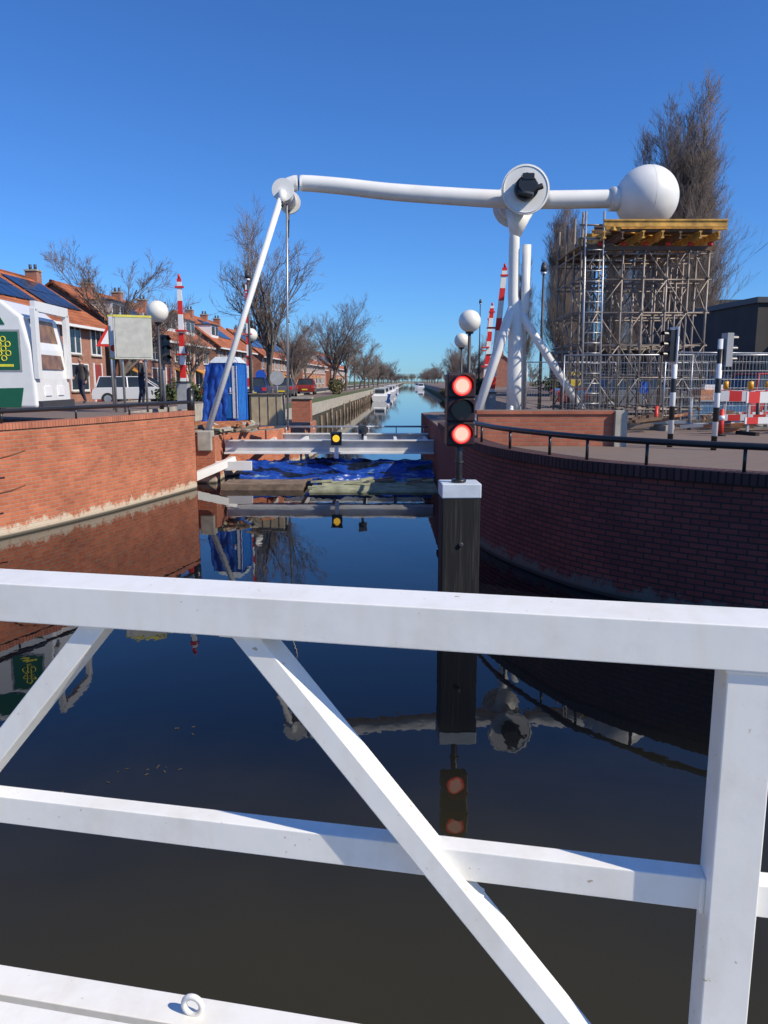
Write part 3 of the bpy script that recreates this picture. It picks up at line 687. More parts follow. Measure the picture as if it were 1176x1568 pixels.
traffic_light(5.22,14.2,ZR,3.72,R(-75),pole=BW,k=.6); traffic_light(5.88,13.6,ZR,3.62,R(100),pole=BW,k=.6,back=False,body=GREY)
traffic_light(-7.3,26,ZL,4.3,R(40),back=False)
def street_lamp(x,y,z0,h):
    mb=MB(); mb.tube([(0,0,0),(0,0,h)],[.07,.04],8,DARK); mb.tube([(0,0,h),(0,0,h+.25)],[.13,.09],12,DARK); mb.sphere((0,0,h+.25),.09,DARK,12,6); mb.tube([(0,0,h-.02),(0,0,h-.1)],.1,10,WHT)
    mb.build("street_lamp",loc=(x,y,z0))
street_lamp(5.9,29.5,ZR,5.2); street_lamp(-5.9,34.5,ZF,5.6); street_lamp(-8,66,ZF,6); street_lamp(-6.8,100,ZF,6)
street_lamp(8.5,70,ZF,8.0)
RWX = stripe_mat("red_white_planks",(0.60,0.04,0.03),(0.68,0.68,0.66),0.6,axis="X")
def board(x,y,rot,L=1.6):
    mb=MB()
    mb.box(-L/2,L/2,-.015,.015,.72,.97,RWX); mb.box(-L/2,L/2,-.015,.015,.25,.4,RWX)
    for s in (-1,1): mb.box(s*(L/2-.12)-.03,s*(L/2-.12)+.03,.016,.05,.04,1.02,GREY); mb.box(s*(L/2-.12)-.05,s*(L/2-.12)+.05,-.3,.35,0,.08,TYRE); mb.tube([(s*(L/2-.12),.03,1.02),(s*(L/2-.12),.03,1.2)],.06,10,mat("warn_lamp",(.8,.35,.02),.3))
    mb.build("roadwork_barrier",loc=(x,y,ZR),rot=rot)
board(9.4,20.4,R(5)); board(11.0,21.9,R(-12)); board(8.75,17.6,R(15),1.3); board(9.0,18.9,R(-4),1.6)
def fence(x,y,rot,name="construction_fence"):
    mb=MB(); L=3.4;h=1.9
    for a,b_ in (((0,0,.1),(0,0,h)),((L,0,.1),(L,0,h)),((0,0,h),(L,0,h)),((0,0,.15),(L,0,.15))): mb.tube([a,b_],.02,6,GALV)
    for i in range(1,34): mb.tube([(i*.1,0,.15),(i*.1,0,h)],.004,3,GALV,False)
    for j in range(1,8): mb.tube([(0,0,.15+j*.22),(L,0,.15+j*.22)],.004,3,GALV,False)
    for s in (0,L): mb.box(s-.12,s+.12,-.35,.35,0,.14,CONC)
    mb.build(name,loc=(x,y,ZR),rot=rot)
fence(4.9,21.3,R(-4)); fence(8.3,21.1,R(3)); fence(11.7,20.3,R(-6)); fence(6.9,19.2,R(14)); fence(5.3,29,R(6)); fence(9,30,0)

for (x,y,m_) in ((7.5,17.2,REDP),(3.2,19.5,WHT)):
    mb=MB(); mb.tube([(0,0,0),(0,0,.55)],[.06,.05],12,m_); mb.sphere((0,0,.55),.05,m_,12,6); mb.tube([(0,0,.35),(0,0,.45)],.062,12,WHT if m_!=WHT else REDP); mb.tube([(0,0,0),(0,0,.05)],.12,12,TYRE); mb.build("bollard",loc=(x,y,ZR))
mb=MB(); mb.box(-.8,.8,-.4,.4,0,.6,mat("skip_blue",(0.05,.15,.3),.5)); mb.box(-.85,.85,-.45,.45,.601,.66,GREY); mb.box(-.6,.5,-.3,.3,.661,.95,ORW); mb.box(-.4,.2,-.2,.2,.951,1.1,WHT); mb.build("material_crate",loc=(9.9,23.3,ZR),bevel=.01)
mb=MB()
for i in range(60):
    x=random.uniform(0,6.0); y=random.uniform(-1.2,2.2); a=random.uniform(-.5,.5); L=random.uniform(.3,1.4); z=.04+random.random()*.3
    mb.beam((x,y,z),(x+L*math.cos(a),y+L*math.sin(a),z+random.uniform(-.02,.15)),.12,.07,random.choice([WOOD,ORW,GALV,DKW,CONC,SCAF,DKW]))
for i in range(6): mb.tube([(.6+i*.85,.5,0),(.6+i*.85,.5,random.uniform(.5,1.0))],.05,8,random.choice([GREY,REDP,DARK]))
mb.build("construction_materials",loc=(5.4,19.0,ZR))

# ------------------------------------------------------------------ vehicles
def car(x,y,z,rot,colname,col,est=False,name="parked_car"):
    P=mat("carpaint_"+colname,col,.25,metal=.1,var=.02,coat=.6); e=empty(name,loc=(x,y,z),rot=rot); mb=MB()
    prof=[(-2.12,.28),(-2.15,.55),(-2.1,.78),(-1.95,.88),(.95,.92),(1.85,.78),(2.12,.6),(2.15,.3)]
    W=.86
    mb.prism(prof,-W,W,P)
    rb=-1.95 if est else -1.55; rt=-1.75 if est else -1.15
    mb.hexa([(rb,-.80,.88),(1.1,-.80,.9),(1.1,.80,.9),(rb,.80,.88),(rt,-.62,1.40),(.28,-.62,1.42),(.28,.62,1.42),(rt,.62,1.40)],GLASS)
    mb.box(rt-.03,.3,-.64,.64,1.405,1.46,P)
    for s in (-1,1):
        for xb,xt in ((rb+.02,rt),(-.35,-.4),(1.08,.27)): mb.beam((xb,s*.81,.89),(xt,s*.635,1.42),.07,.05,P)
    mb.build("body",parent=e,bevel=.05,seg=3); mb=MB()
    for wx in (-1.35,1.35):
        for s in (-1,1):
            mb.tube([(wx,s*.68,.31),(wx,s*.885,.31)],.31,20,TYRE); mb.tube([(wx,s*.886,.31),(wx,s*.895,.31)],.19,14,GALV)
    for s in (-1,1): mb.box(2.08,2.16,s*.7-.16,s*.7+.16,.55,.68,WHT); mb.box(-2.16,-2.1,s*.72-.12,s*.72+.12,.6,.8,RED)
    mb.box(-2.17,-2.14,-.26,.26,.42,.53,mat("plate",(.7,.55,.03),.4)); mb.box(2.15,2.17,-.26,.26,.38,.49,mat("plate",(0,0,0)))
    mb.build("wheels_and_lights",parent=e,bevel=.01)
car(-13.0,41,ZF,R(10),"white",(.7,.7,.7),True); car(-9.0,43,ZF,R(92),"black",(.02,.02,.025)); car(-14.5,47.5,ZF,R(20),"darkgrey",(.06,.06,.07),True)
car(-8.5,52,ZF,R(92),"darkblue",(.02,.04,.12)); car(-7.7,60,ZF,R(92),"grey",(.12,.12,.13)); car(-7.2,72,ZF,R(92),"red",(.25,.03,.02)); car(-12,66,ZF,R(90),"silver",(.45,.47,.5))
car(14.8,32,ZR,R(5),"dark",(.03,.03,.035)); car(18.5,34,ZR,R(0),"darkblue",(0,0,0)); car(10,36,ZR,R(0),"red",(0,0,0)); car(9.2,28.5,ZR,R(8),"grey",(0,0,0)); car(13.4,25.5,ZR,R(10),"brightred",(.45,.02,.02),True)

def van():
    VG=mat("van_green",(0.012,.11,.06),.35,var=.03); VW=mat("van_white",(0.76,.76,.74),.3,var=.03,coat=.4); YL=mat("logo_yellow",(.75,.7,.05),.4)
    e=empty("delivery_van",loc=(-9.75,16.75,ZL),rot=R(2)); mb=MB()
    prof=[(-2.6,.35),(-2.6,2.40),(-2.5,2.52),(1.7,2.55),(2.05,2.46),(2.42,2.15),(2.58,1.5),(2.62,.9),(2.64,.3)]
    mb.prism(prof,-.95,.95,VW); mb.build("body",parent=e,bevel=.07,seg=4); mb=MB()
    mb.hexa([(2.60,-.62,1.1),(2.64,-.62,1.1),(2.64,.62,1.1),(2.60,.62,1.1),(2.42,-.58,2.12),(2.46,-.58,2.12),(2.46,.58,2.12),(2.42,.58,2.12)],mat("screen_brown_reflection",(.20,.10,.045),.25,var=.5,scale=5))  # brown reflection in the windscreen, painted as its base colour
    mb.box(2.62,2.66,-.5,-.2,.55,.75,WHT); mb.box(2.62,2.66,.2,.5,.55,.75,WHT)
    for s in (-1,1): mb.box(2.60,2.70,s*.85-.09,s*.85+.09,.9,2.3,VW)
    mb.box(2.60,2.70,-.9,.9,2.25,2.45,VW)
    mb.box(1.70,2.34,-.965,-.952,1.08,1.84,VG); mb.box(1.66,2.38,-.958,-.9515,1.04,1.88,GREY)
    mb.prism([(1.2,1.98),(2.1,1.98),(1.85,2.42),(1.2,2.42)],-.965,-.952,VG)
    mb.prism([(1.3,.32),(2.3,.32),(2.38,.72),(1.3,.70)],-.965,-.952,VG); mb.box(-1.9,1.0,-.965,-.952,1.05,1.86,VG)
    for (dx,dz) in ((0,0),(.09,.09),(-.09,.09),(.09,-.09),(-.09,-.09),(0,.19),(0,-.19)): mb.torus((2.04+dx,-.97,1.5+dz),.05,.011,YL,n=16,k=6)
    mb.box(1.86,2.22,-.972,-.966,1.14,1.19,YL)
    for wx in (-1.7,.8):
        for s in (-1,1): mb.tube([(wx,s*.75,.35),(wx,s*.985,.35)],.35,22,TYRE); mb.tube([(wx,s*.986,.35),(wx,s*.995,.35)],.2,14,GALV)
    mb.box(2.62,2.72,-.9,.9,.28,.45,DARK)
    mb.box(-2.0,1.0,-.6,.6,2.535,2.58,GREY)
    mb.build("trim",parent=e,bevel=.008)
van()

def boat(x,y,s,rot,c):
    e=empty("motor_boat",loc=(x,y,0),rot=rot); mb=MB(); hullm=mat("hull_"+c[0],c[1],.3)
    n=10; b=len(mb.v)
    for i in range(n+1):
        t=i/n; wdt=1.05*(1-max(0,t-.45)**1.6*2.6) if t>.45 else 1.05; wdt=max(wdt,.03); yy=-3.2+6.4*t; zt=.75+.35*t*t
        for (fx,z) in ((-1,zt),(-.85,.1),(-.3,-.3),(.3,-.3),(.85,.1),(1,zt)): mb.v.append((fx*wdt,yy,z))
    for i in range(n):
        for k in range(5): mb.face([b+i*6+k,b+i*6+k+1,b+(i+1)*6+k+1,b+(i+1)*6+k],hullm)
        mb.face([b+i*6+5,b+i*6,b+(i+1)*6,b+(i+1)*6+5],WHT)
    mb.face([b+k for k in range(6)],hullm)
    mb.hexa([(-.85,-1.4,.7),(.85,-1.4,.7),(.7,1.5,.9),(-.7,1.5,.9),(-.75,-1.2,1.7),(.75,-1.2,1.7),(.6,.7,1.65),(-.6,.7,1.65)],WHT)
    mb.box(-.65,.65,-1.42,-1.30,1.1,1.55,GLASS); mb.box(-.8,.8,-1.3,.8,1.7,1.78,WHT)
    for s_ in (-1,1): mb.beam((s_*.84,-1.0,1.3),(s_*.70,.9,1.3),.06,.3,GLASS)
    mb.build("hull",parent=e); e.scale=(s,s,s)
for (x,y,s,c) in ((1.4,112,1.05,("white",(.75,.75,.75))),(1.5,130,1.05,("blue",(.02,.08,.3))),(1.7,150,1.1,("white",(0,0,0))),(1.8,172,1.1,("white",(0,0,0))),(1.6,200,1.1,("blue",(0,0,0))),(1.6,240,1.1,("white",(0,0,0))),(10.0,270,1.2,("white",(0,0,0))),(9.6,330,1.2,("white",(0,0,0)))):
    boat(eL(y)+x,y,s,R(-2),c)

# ------------------------------------------------------------------ houses
def roof_mat(name,c):
    m=bpy.data.materials.new(name); n,l,b=nodes_of(m); tc=n.new("ShaderNodeTexCoord"); br=n.new("ShaderNodeTexBrick"); br.inputs["Scale"].default_value=1
    br.inputs["Brick Width"].default_value=.25; br.inputs["Row Height"].default_value=.3; br.inputs["Mortar Size"].default_value=.02; br.offset=0
    br.inputs["Color1"].default_value=(*c,1); br.inputs["Color2"].default_value=(c[0]*.7,c[1]*.7,c[2]*.7,1); br.inputs["Mortar"].default_value=(c[0]*.35,c[1]*.3,c[2]*.3,1)
    sp=n.new("ShaderNodeSeparateXYZ"); l.new(tc.outputs["Object"],sp.inputs[0]); cb=n.new("ShaderNodeCombineXYZ"); l.new(sp.outputs["Y"],cb.inputs[0]); 
    mu=n.new("ShaderNodeMath"); mu.operation='MULTIPLY'; mu.inputs[1].default_value=1.3; l.new(sp.outputs["Z"],mu.inputs[0]); l.new(mu.outputs[0],cb.inputs[1]); l.new(cb.outputs[0],br.inputs["Vector"])
    ns=n.new("ShaderNodeTexNoise"); ns.inputs["Scale"].default_value=.8; ns.inputs["Detail"].default_value=8; l.new(tc.outputs["Object"],ns.inputs["Vector"])
    mr=n.new("ShaderNodeMapRange"); mr.inputs[1].default_value=.3; mr.inputs[2].default_value=.7; mr.inputs[3].default_value=.6; mr.inputs[4].default_value=1.15; l.new(ns.outputs[0],mr.inputs[0])
    mx=n.new("ShaderNodeMix"); mx.data_type='RGBA'; mx.blend_type='MULTIPLY'; mx.inputs[0].default_value=1; l.new(br.outputs["Color"],mx.inputs[6]); l.new(mr.outputs[0],mx.inputs[7])
    l.new(mx.outputs[2],b.inputs["Base Color"]); b.inputs["Roughness"].default_value=.8; return m
TILE=roof_mat("orange_tiles",(.54,.17,.065)); TILE2=roof_mat("brown_tiles",(.22,.11,.07))
SOLAR=mat("solar_panel",(.015,.02,.05),.15,var=.1)
def house(x,y,z,rot,units,seed,tile=TILE,wall=None,depth=8.0,ev=3.9,rd=6.9,U=5.4,name="brick_house",solar=True):
    rnd=random.Random(seed); wall=wall or BRICK_H; e=empty(name,loc=(x,y,z),rot=rot); L=units*U; D=depth
    mb=MB(); mb.box(-D,0,0,L,0,ev,wall)
    for yy in (0,L-.01):
        b=len(mb.v); mb.v+=[(-D,yy,ev),(0,yy,ev),(-D/2,yy,rd),(-D,yy+.01,ev),(0,yy+.01,ev),(-D/2,yy+.01,rd)]
        mb.face([b,b+1,b+2],wall); mb.face([b+3,b+5,b+4],wall)
    mb.build("walls",parent=e)
    mb=MB(); k=(rd-ev)/(D/2); o=.45
    for s in (0,1):
        xa=o if s==0 else -D-o; za=ev-o*k
        P=[(xa,-.25,za),(xa,L+.25,za),(-D/2,L+.25,rd),(-D/2,-.25,rd)]; b=len(mb.v)
        mb.v+=[(p[0],p[1],p[2]+.02) for p in P]+[(p[0],p[1],p[2]+.16) for p in P]
        for q in ((0,1,2,3),(4,5,6,7),(0,1,5,4),(1,2,6,5),(2,3,7,6),(3,0,4,7)): mb.face([b+i for i in q],tile)
    mb.tube([(-D/2,-.25,rd+.14),(-D/2,L+.25,rd+.14)],.1,8,tile); mb.build("roof",parent=e)
    mb=MB()
    mb.box(.40,.56,-.25,L+.25,ev-o*k-.05,ev-o*k+.09,WHT)
    for u in range(units):
        y0=u*U
        for (a,b_,c,d) in ((.5,2.7,.75,2.1),(.6,1.9,2.75,ev-.25),(3.4,4.7,2.75,ev-.25)):
            if d-c<.6: continue
            mb.box(.004,.03,y0+a,y0+b_,c,d,GLASS); 
            for (p,q,r,s) in ((a-.07,b_+.07,c-.07,c),(a-.07,b_+.07,d,d+.07),(a-.07,a,c,d),(b_,b_+.07,c,d),((a+b_)/2-.04,(a+b_)/2+.04,c,d)): mb.box(.003,.06,y0+p,y0+q,r,s,WHT)
            mb.box(.004,.12,y0+a-.1,y0+b_+.1,c-.14,c-.072,CONC)
        mb.box(.004,.05,y0+3.6,y0+4.6,.05,2.15,mat("door_%d"%(rnd.randint(0,2)),rnd.choice([(.04,.12,.08),(.3,.05,.04),(.5,.5,.48)]),.4)); mb.box(.003,.07,y0+3.5,y0+3.6,0,2.25,WHT); mb.box(.003,.07,y0+4.6,y0+4.7,0,2.25,WHT)
        if rnd.random()<.5: mb.hexa([(.01,y0+.4,2.15),(.9,y0+.4,1.75),(.9,y0+2.8,1.75),(.01,y0+2.8,2.15),(.01,y0+.4,2.2),(.9,y0+.4,1.8),(.9,y0+2.8,1.8),(.01,y0+2.8,2.2)],mat("awning",(.55,.25,.05),.7))
        yc=y0+U-.1; mb.box(-D/2-.35,-D/2+.35,yc-.3,yc+.3,rd-.5,rd+.6,BRICK_H); mb.box(-D/2-.4,-D/2+.4,yc-.35,yc+.35,rd+.6,rd+.69,CONC)
        for q in (-.15,.15): mb.tube([(-D/2+q,yc,rd+.69),(-D/2+q,yc,rd+1.0)],.09,8,DARK)
        r=rnd.random()
        def onroof(xx): return ev+(-xx)*k+.17
        if solar and r<.65:
            for i in range(4):
                for j in range(2):
                    xa=-1.0-j*1.25; xb=xa-1.15; ya=y0+.5+i*1.1; 
                    P=[(xa,ya,onroof(xa)+.05),(xa,ya+1.03,onroof(xa)+.05),(xb,ya+1.03,onroof(xb)+.05),(xb,ya,onroof(xb)+.05)]
                    b=len(mb.v); mb.v+=P+[(p[0],p[1],p[2]+.04) for p in P]
                    for q in ((0,1,2,3),(4,5,6,7),(0,1,5,4),(1,2,6,5),(2,3,7,6),(3,0,4,7)): mb.face([b+t for t in q],SOLAR)
        elif r<.9:
            mb.box(-2.6,-.8,y0+1.2,y0+3.8,onroof(-.8)-.3,onroof(-.8)+1.15,WHT); mb.box(-.799,-.77,y0+1.35,y0+3.65,onroof(-.8)+.25,onroof(-.8)+1.0,GLASS); mb.box(-2.7,-.65,y0+1.1,y0+3.9,onroof(-.8)+1.151,onroof(-.8)+1.25,DARK)
            mb.box(-.769,-.74,y0+2.45,y0+2.55,onroof(-.8)+.25,onroof(-.8)+1.0,WHT)
    mb.build("windows_and_details",parent=e)
rr_=-math.atan(SL)
def hx(y): return -18.6+SL*y
house(hx(31),31,ZF,rr_,3,1,ev=4.4,rd=7.0); house(hx(49.5),49.5,ZF,rr_,4,2,ev=4.4,rd=7.2); house(hx(74),74,ZF,rr_,3,5,ev=4.6,rd=7.6); house(hx(95),95,ZF,rr_,5,7,ev=4.4,rd=7.3)
house(hx(130),130,ZF,rr_,6,8,ev=4.4,rd=7.3); house(hx(175),175,ZF,rr_,8,9,ev=4.4,rd=7.3)
house(-40,66,ZF,R(-50),4,21,tile=TILE2); house(-30,150,ZF,R(-40),5,23)
house(22,190,ZF,R(178),4,31); house(30,140,ZF,R(175),5,33,tile=TILE2)

def block(x,y,rot,w_,d,h,col,name="office_building"):
    e=empty(name,loc=(x,y,ZR),rot=rot); mb=MB(); B_=mat("facade_"+name+str(h),col,.7,var=.25,scale=1)
    mb.box(0,w_,0,d,0,h,B_); mb.box(-.15,w_+.15,-.15,d+.15,h,h+.3,DARK)
    n=int(w_/2.6); fl=int(h/3)
    for j in range(fl):
        for i in range(n):
            x0=.7+i*2.6; z0=.9+j*3
            mb.box(x0,x0+1.5,-.03,-.004,z0,z0+1.6,GLASS); mb.box(x0-.06,x0+1.56,-.05,-.004,z0-.08,z0,GALV); mb.box(x0+.72,x0+.78,-.05,-.031,z0,z0+1.6,GALV)
    for j in range(fl):
        for i in range(int(d/2.6)):
            y0=.7+i*2.6; z0=.9+j*3; mb.box(-.03,-.004,y0,y0+1.5,z0,z0+1.6,GLASS); mb.box(-.05,-.031,y0+.72,y0+.78,z0,z0+1.6,GALV)
    mb.build("facade",parent=e)
block(20.3,43,R(4),16,14,5.4,(.035,.032,.032)); block(16,64,R(2),14,10,3.6,(.11,.07,.055)); block(25,38,R(4),10,10,6.2,(.06,.065,.08)); block(34,80,0,20,12,9,(.12,.10,.09))

# ------------------------------------------------------------------ trees
def seg_tree(kind, seed, h):
    rnd=random.Random(seed); mb=MB()
    def rv(s): return Vector((rnd.uniform(-s,s),rnd.uniform(-s,s),rnd.uniform(-s,s)))
    def br(p,d,L,r,lev,mx,kids,spr,up,ratio):
        k=4 if lev==0 else (3 if lev<3 else 2); pts=[p.copy()]; dirs=[d.copy()]; q=p.copy(); dd=d.copy()
        for i in range(k):
            dd=(dd+rv(.16)+Vector((0,0,up))).normalized(); q=q+dd*L/k; pts.append(q.copy()); dirs.append(dd.copy())
        rad=[max(.007,r*(1-.5*i/k)) for i in range(k+1)]
        mb.tube(pts,rad,7 if lev==0 else (5 if lev==1 else 3),BARK if lev<2 else TWIG,False)
        if lev>=mx: return
        for j in range(kids[lev]):
            t=rnd.uniform(.25,1) if lev else rnd.uniform(.3,1)
            i=min(k-1,int(t*k)); fr=t*k-i; bp=pts[i].lerp(pts[i+1],fr); bd=dirs[i+1]
            ax=bd.cross(rv(1)); 
            if ax.length<1e-4: continue
            ax.normalize(); an=spr[lev]*rnd.uniform(.6,1.25); nd=(Matrix.Rotation(an,3,ax)@bd)
            br(bp,nd,L*ratio[lev]*rnd.uniform(.7,1.15),rad[i]*.55,lev+1,mx,kids,spr,up,ratio)
    if kind=="poplar":
        stems=[(0,0,1.0)]+[(rnd.uniform(-.07,.07),rnd.uniform(-.07,.07),rnd.uniform(.76,.96)) for _ in range(3)]
        for (lx,ly,hs) in stems:
            tp=[Vector((0,0,0.5))]; p=Vector((0,0,0.5)); N=14
            for i in range(N): p=p+Vector((rnd.uniform(-.14,.14)+lx*h/N*(1.6 if i<6 else .3),rnd.uniform(-.14,.14)+ly*h/N*(1.6 if i<6 else .3),h*hs/N)); tp.append(p.copy())
            mb.tube(tp,[.22*(1-.95*i/N) for i in range(N+1)],7,BARK,False)
            for j in range(52):
                t=rnd.uniform(.08,.98)**.9; i=min(N-1,int(t*N)); bp=tp[i].lerp(tp[i+1],t*N-i); az=rnd.uniform(0,6.28); inc=rnd.uniform(.25,.6)
                d=Vector((math.sin(inc)*math.cos(az),math.sin(inc)*math.sin(az),math.cos(inc))); L=h*.23*(1-t*.58)*rnd.uniform(.7,1.25)
                br(bp,d,L,.040*(1-t*.6),2,5,[0,0,7,4,3,0],[0,0,.42,.42,.5,.4],.18,[0,0,.55,.55,.6,.5])
    elif kind=="round":
        br(Vector((0,0,0)),Vector((0,0,1)),h*.42,.28*h/12,0,5,[8,6,5,5,4],[.6,.55,.55,.6,.6],.11,[.8,.64,.6,.55,.55])
    else:
        br(Vector((0,0,0)),Vector((0,0,1)),h*.42,.24*h/12,0,4,[8,6,6,7],[.65,.6,.6,.6],.08,[.75,.62,.6,.6])
    o=mb.build("t",fix=False); me=o.data; bpy.data.objects.remove(o); return me
POP=[seg_tree("poplar",s,22) for s in (1,2)]
RND=[seg_tree("round",s,11) for s in (11,12,13)]
SML=[seg_tree("small",s,9) for s in (21,22)]
def place(me,name,x,y,z,s,rot,parent=None,sz=None):
    me.name=name; o=bpy.data.objects.new(name,me); scene.collection.objects.link(o); o.location=(x,y,z); o.scale=(s,s,sz or s); o.rotation_euler=(0,0,rot)
    if parent: o.parent=parent
    return o
place(POP[0],"poplar_tree",23.7,60,ZR,.95,0,sz=.92); place(POP[1],"poplar_tree",21.0,60,ZR,.9,1,sz=.85); place(POP[0],"poplar_tree",25.6,66,ZR,.9,2,sz=.82); place(POP[1],"poplar_tree",23.4,64,ZR,.9,3.4,sz=.82)
for i,(x,y,s) in enumerate(((17.2,76,.72),(18.6,80,.75),(20.8,84,.66),(23.6,82,.62),(26,90,.66),(29.5,92,.66),(16.0,90,.6),(33,96,.7))): place(POP[i%2],"poplar_tree",x,y,ZR,s,i*1.3)
place(RND[0],"bare_tree",-16.4,49,ZF,1.0,0,sz=.92); place(RND[1],"bare_tree",-8.0,55,ZF,.98,1,sz=1.12); place(RND[2],"bare_tree",-12.4,50,ZF,.5,2)
for i,(x,y,s) in enumerate(((-8.2,70,.72),(-5.6,88,.95),(-4.9,100,.85),(-4.2,112,.8),(-3.9,124,.8),(-3.4,137,.8),(-11,95,.8),(-12,120,.9),(-2.9,150,.8),(-2.2,168,.8),(-1.5,190,.8))):
    place((RND+SML)[i%5],"bare_tree",x,y,ZF,s,i*1.7)
for i,(x,y,s) in enumerate(((10.4,92,.55),(12.4,110,.7),(14.5,128,.8),(13.4,150,.8),(15.5,175,.9),(17.5,200,.9))): place((SML+RND)[i%5],"bare_tree",x,y,ZF,s,i*1.1)
dt=empty("distant_tree_row"); rnd=random.Random(5)
for i in range(120):
    y=rnd.uniform(230,750); side=rnd.choice((-1,1)); off=rnd.uniform(3,140) if i%3 else rnd.uniform(3,10)
    x=(eL(y)-off) if side<0 else (eR(y)+off)
    place(rnd.choice(SML+RND[:1]),"tree",x,y,ZF,rnd.uniform(.8,1.3),rnd.uniform(0,6),parent=dt)
for i in range(40):
    place(rnd.choice(SML),"tree",rnd.uniform(-10,100),1215+rnd.uniform(0,60),ZF,1.7,rnd.uniform(0,6),parent=dt)
def bush(name,x,y,z,sx,sy,sz,col,seed,n=900,leaf=.09):
    rnd=random.Random(seed); mb=MB(); m1=mat("leaf_%s_%d"%(name,seed),col,.8,var=.35,scale=1.2)
    lobes=[(rnd.uniform(-.6,.6)*sx,rnd.uniform(-.6,.6)*sy,rnd.uniform(.3,.7)*sz,rnd.uniform(.35,.6)) for _ in range(9)]
    for i in range(n):
        lx,ly,lz,lr=rnd.choice(lobes); d=Vector((rnd.gauss(0,1),rnd.gauss(0,1),rnd.gauss(0,1))).normalized()*rnd.uniform(.6,1.05)
        c=Vector((lx+d.x*lr*sx,ly+d.y*lr*sy,max(.02,lz+d.z*lr*sz*.8))); a=Vector((rnd.uniform(-1,1),rnd.uniform(-1,1),rnd.uniform(-1,1))).normalized()*leaf; b_=a.cross(Vector((rnd.uniform(-1,1),rnd.uniform(-1,1),rnd.uniform(-1,1)))).normalized()*leaf
        k=len(mb.v); mb.v+=[tuple(c-a),tuple(c+b_),tuple(c+a),tuple(c-b_)]; mb.face([k,k+1,k+2,k+3],m1)
    mb.build(name,loc=(x,y,z),fix=False)
bush("hedge",15,48,ZR,6,.7,1.6,(.06,.07,.03),1,3000,.12); bush("shrub",-10.5,40,ZF,1.2,1.2,1.3,(.08,.10,.03),2); bush("shrub",-4.6,75,ZF,.9,3,1.4,(.10,.09,.04),3,1500); bush("shrub",8.8,75,ZF,1.2,5,1.6,(.07,.09,.03),4,2500,.12); bush("reed_bed",9.9,120,.3,.7,12,1.4,(.2,.15,.07),5,2500,.14)

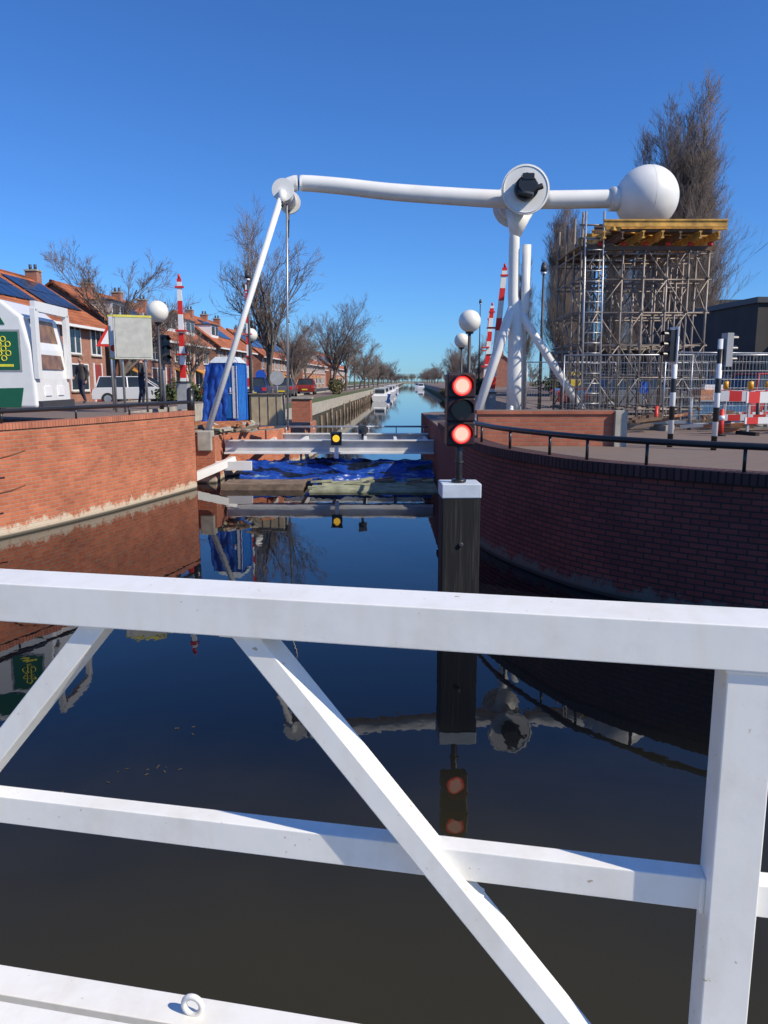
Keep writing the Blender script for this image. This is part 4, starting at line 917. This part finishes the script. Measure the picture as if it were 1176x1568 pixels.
# ------------------------------------------------------------------ people
def person(name,x,y,z,rot,jacket,trousers,hair,pose):
    e=empty(name,loc=(x,y,z),rot=rot)
    V=[(0,0,.95),(0,0,1.1),(0,.01,1.28),(0,.0,1.43),(0,.01,1.52),(0,.03,1.60)]
    Rr=[(.155,.11),(.15,.105),(.175,.115),(.12,.09),(.058,.06),(.06,.06)]
    E=[(0,1),(1,2),(2,3),(3,4),(4,5)]
    def chain(start,pts,rads):
        p=start
        for q,r in zip(pts,rads): V.append(q); Rr.append((r,r)); E.append((p,len(V)-1)); p=len(V)-1
        return p
    st=pose.get("step",.12)
    chain(0,[(-.1,0,.88),(-.12,st*.5,.48),(-.13,st*.1+.0,.09),(-.14,st*.1+.14,.045)],[.098,.066,.048,.04])
    chain(0,[(.1,0,.88),(.12,-st*.1,.48),(.13,-st,.09),(.14,-st+.14,.045)],[.098,.066,.048,.04])
    hands=[]
    for s in (-1,1):
        el,ha=pose["arm"][0 if s<0 else 1]
        chain(3,[(s*.19,0,1.40),(s*el[0],el[1],el[2]),(s*ha[0],ha[1],ha[2])],[.065,.05,.034]); hands.append((s,Vector((s*ha[0],ha[1],ha[2])),(Vector((s*ha[0],ha[1],ha[2]))-Vector((s*el[0],el[1],el[2]))).normalized()))
    me=bpy.data.meshes.new("sk"); me.from_pydata(V,E,[]); o=bpy.data.objects.new("sk",me); scene.collection.objects.link(o)
    o.modifiers.new("Skin",'SKIN'); sv=me.skin_vertices[0].data
    for i,r in enumerate(Rr): sv[i].radius=r; sv[i].use_root=(i==0)
    ss=o.modifiers.new("Sub",'SUBSURF'); ss.levels=2; ss.render_levels=2
    dg=bpy.context.evaluated_depsgraph_get(); nm=bpy.data.meshes.new_from_object(o.evaluated_get(dg)); bpy.data.objects.remove(o)
    nm.materials.clear()
    SK=mat("skin",(.5,.28,.2),.6,var=.05); J=mat("jacket_"+name,jacket,.8); T=mat("trousers",trousers,.85); S=mat("shoes",(.03,.025,.02),.6)
    for m_ in (J,T,SK,S): nm.materials.append(m_)
    for p in nm.polygons:
        p.use_smooth=True; c=p.center
        p.material_index = 2 if c.z>1.5 else (3 if c.z<.09 else (1 if (c.z<.92 and abs(c.x)<.2 and c.y<.24) else 0))
    b=bpy.data.objects.new("body",nm); scene.collection.objects.link(b); b.parent=e
    mb=MB(); hc=Vector((0,.04,1.66)); mb.sphere(hc,.105,SK,20,14,(.78,.92,1.12)); HR=mat("hair_"+name,hair,.9)
    mb.sphere(hc+Vector((0,-.018,.022)),.112,HR,20,12,(.82,.93,1.1),.58)
    mb.tube([hc+Vector((0,.09,.01)),hc+Vector((0,.118,-.022))],[.01,.016],8,SK)
    for s in (-1,1):
        mb.sphere(hc+Vector((s*.034,.088,.012)),.011,BLACK,8,6); mb.sphere(hc+Vector((s*.084,-.005,0)),.022,SK,8,6,(.4,.8,1.2))
    mb.box(-.024,.024,.122,.133,1.602,1.609,RED)
    for (s,h,d) in hands:
        pc=h+d*.045; mb.sphere(pc,.045,SK,12,8,(.6,.7,1))
        side=Vector((0,1,0)) if abs(d.y)<.7 else Vector((0,0,1))
        for k in range(4):
            q=pc+side*(-.027+.018*k)+d*.03; Lf=(.055,.068,.072,.06)[k]; cur=Vector((-s*.35,0,0))
            mb.tube([q,q+d*Lf*.55,q+(d+cur).normalized()*Lf],[.009,.0085,.007],6,SK)
        q=pc+side*.03; mb.tube([q,q+side*.025+d*.02,q+side*.03+d*.05],[.011,.01,.008],6,SK)
    mb.build("head_and_hands",parent=e)
person("standing_man",-8.55,27.5,ZL,R(-80),(.02,.022,.03),(.03,.035,.06),(.05,.035,.02),{"arm":[((.27,-.03,1.14),(.22,.14,.95)),((.27,-.02,1.14),(.16,.24,1.10))],"step":.1})
person("pedestrian",-11.6,30.0,ZL,R(160),(.06,.05,.045),(.04,.04,.05),(.12,.08,.05),{"arm":[((.27,-.05,1.14),(.25,.05,.88)),((.27,.0,1.14),(.2,.2,1.0))],"step":.28})
print("objects", len(bpy.data.objects))
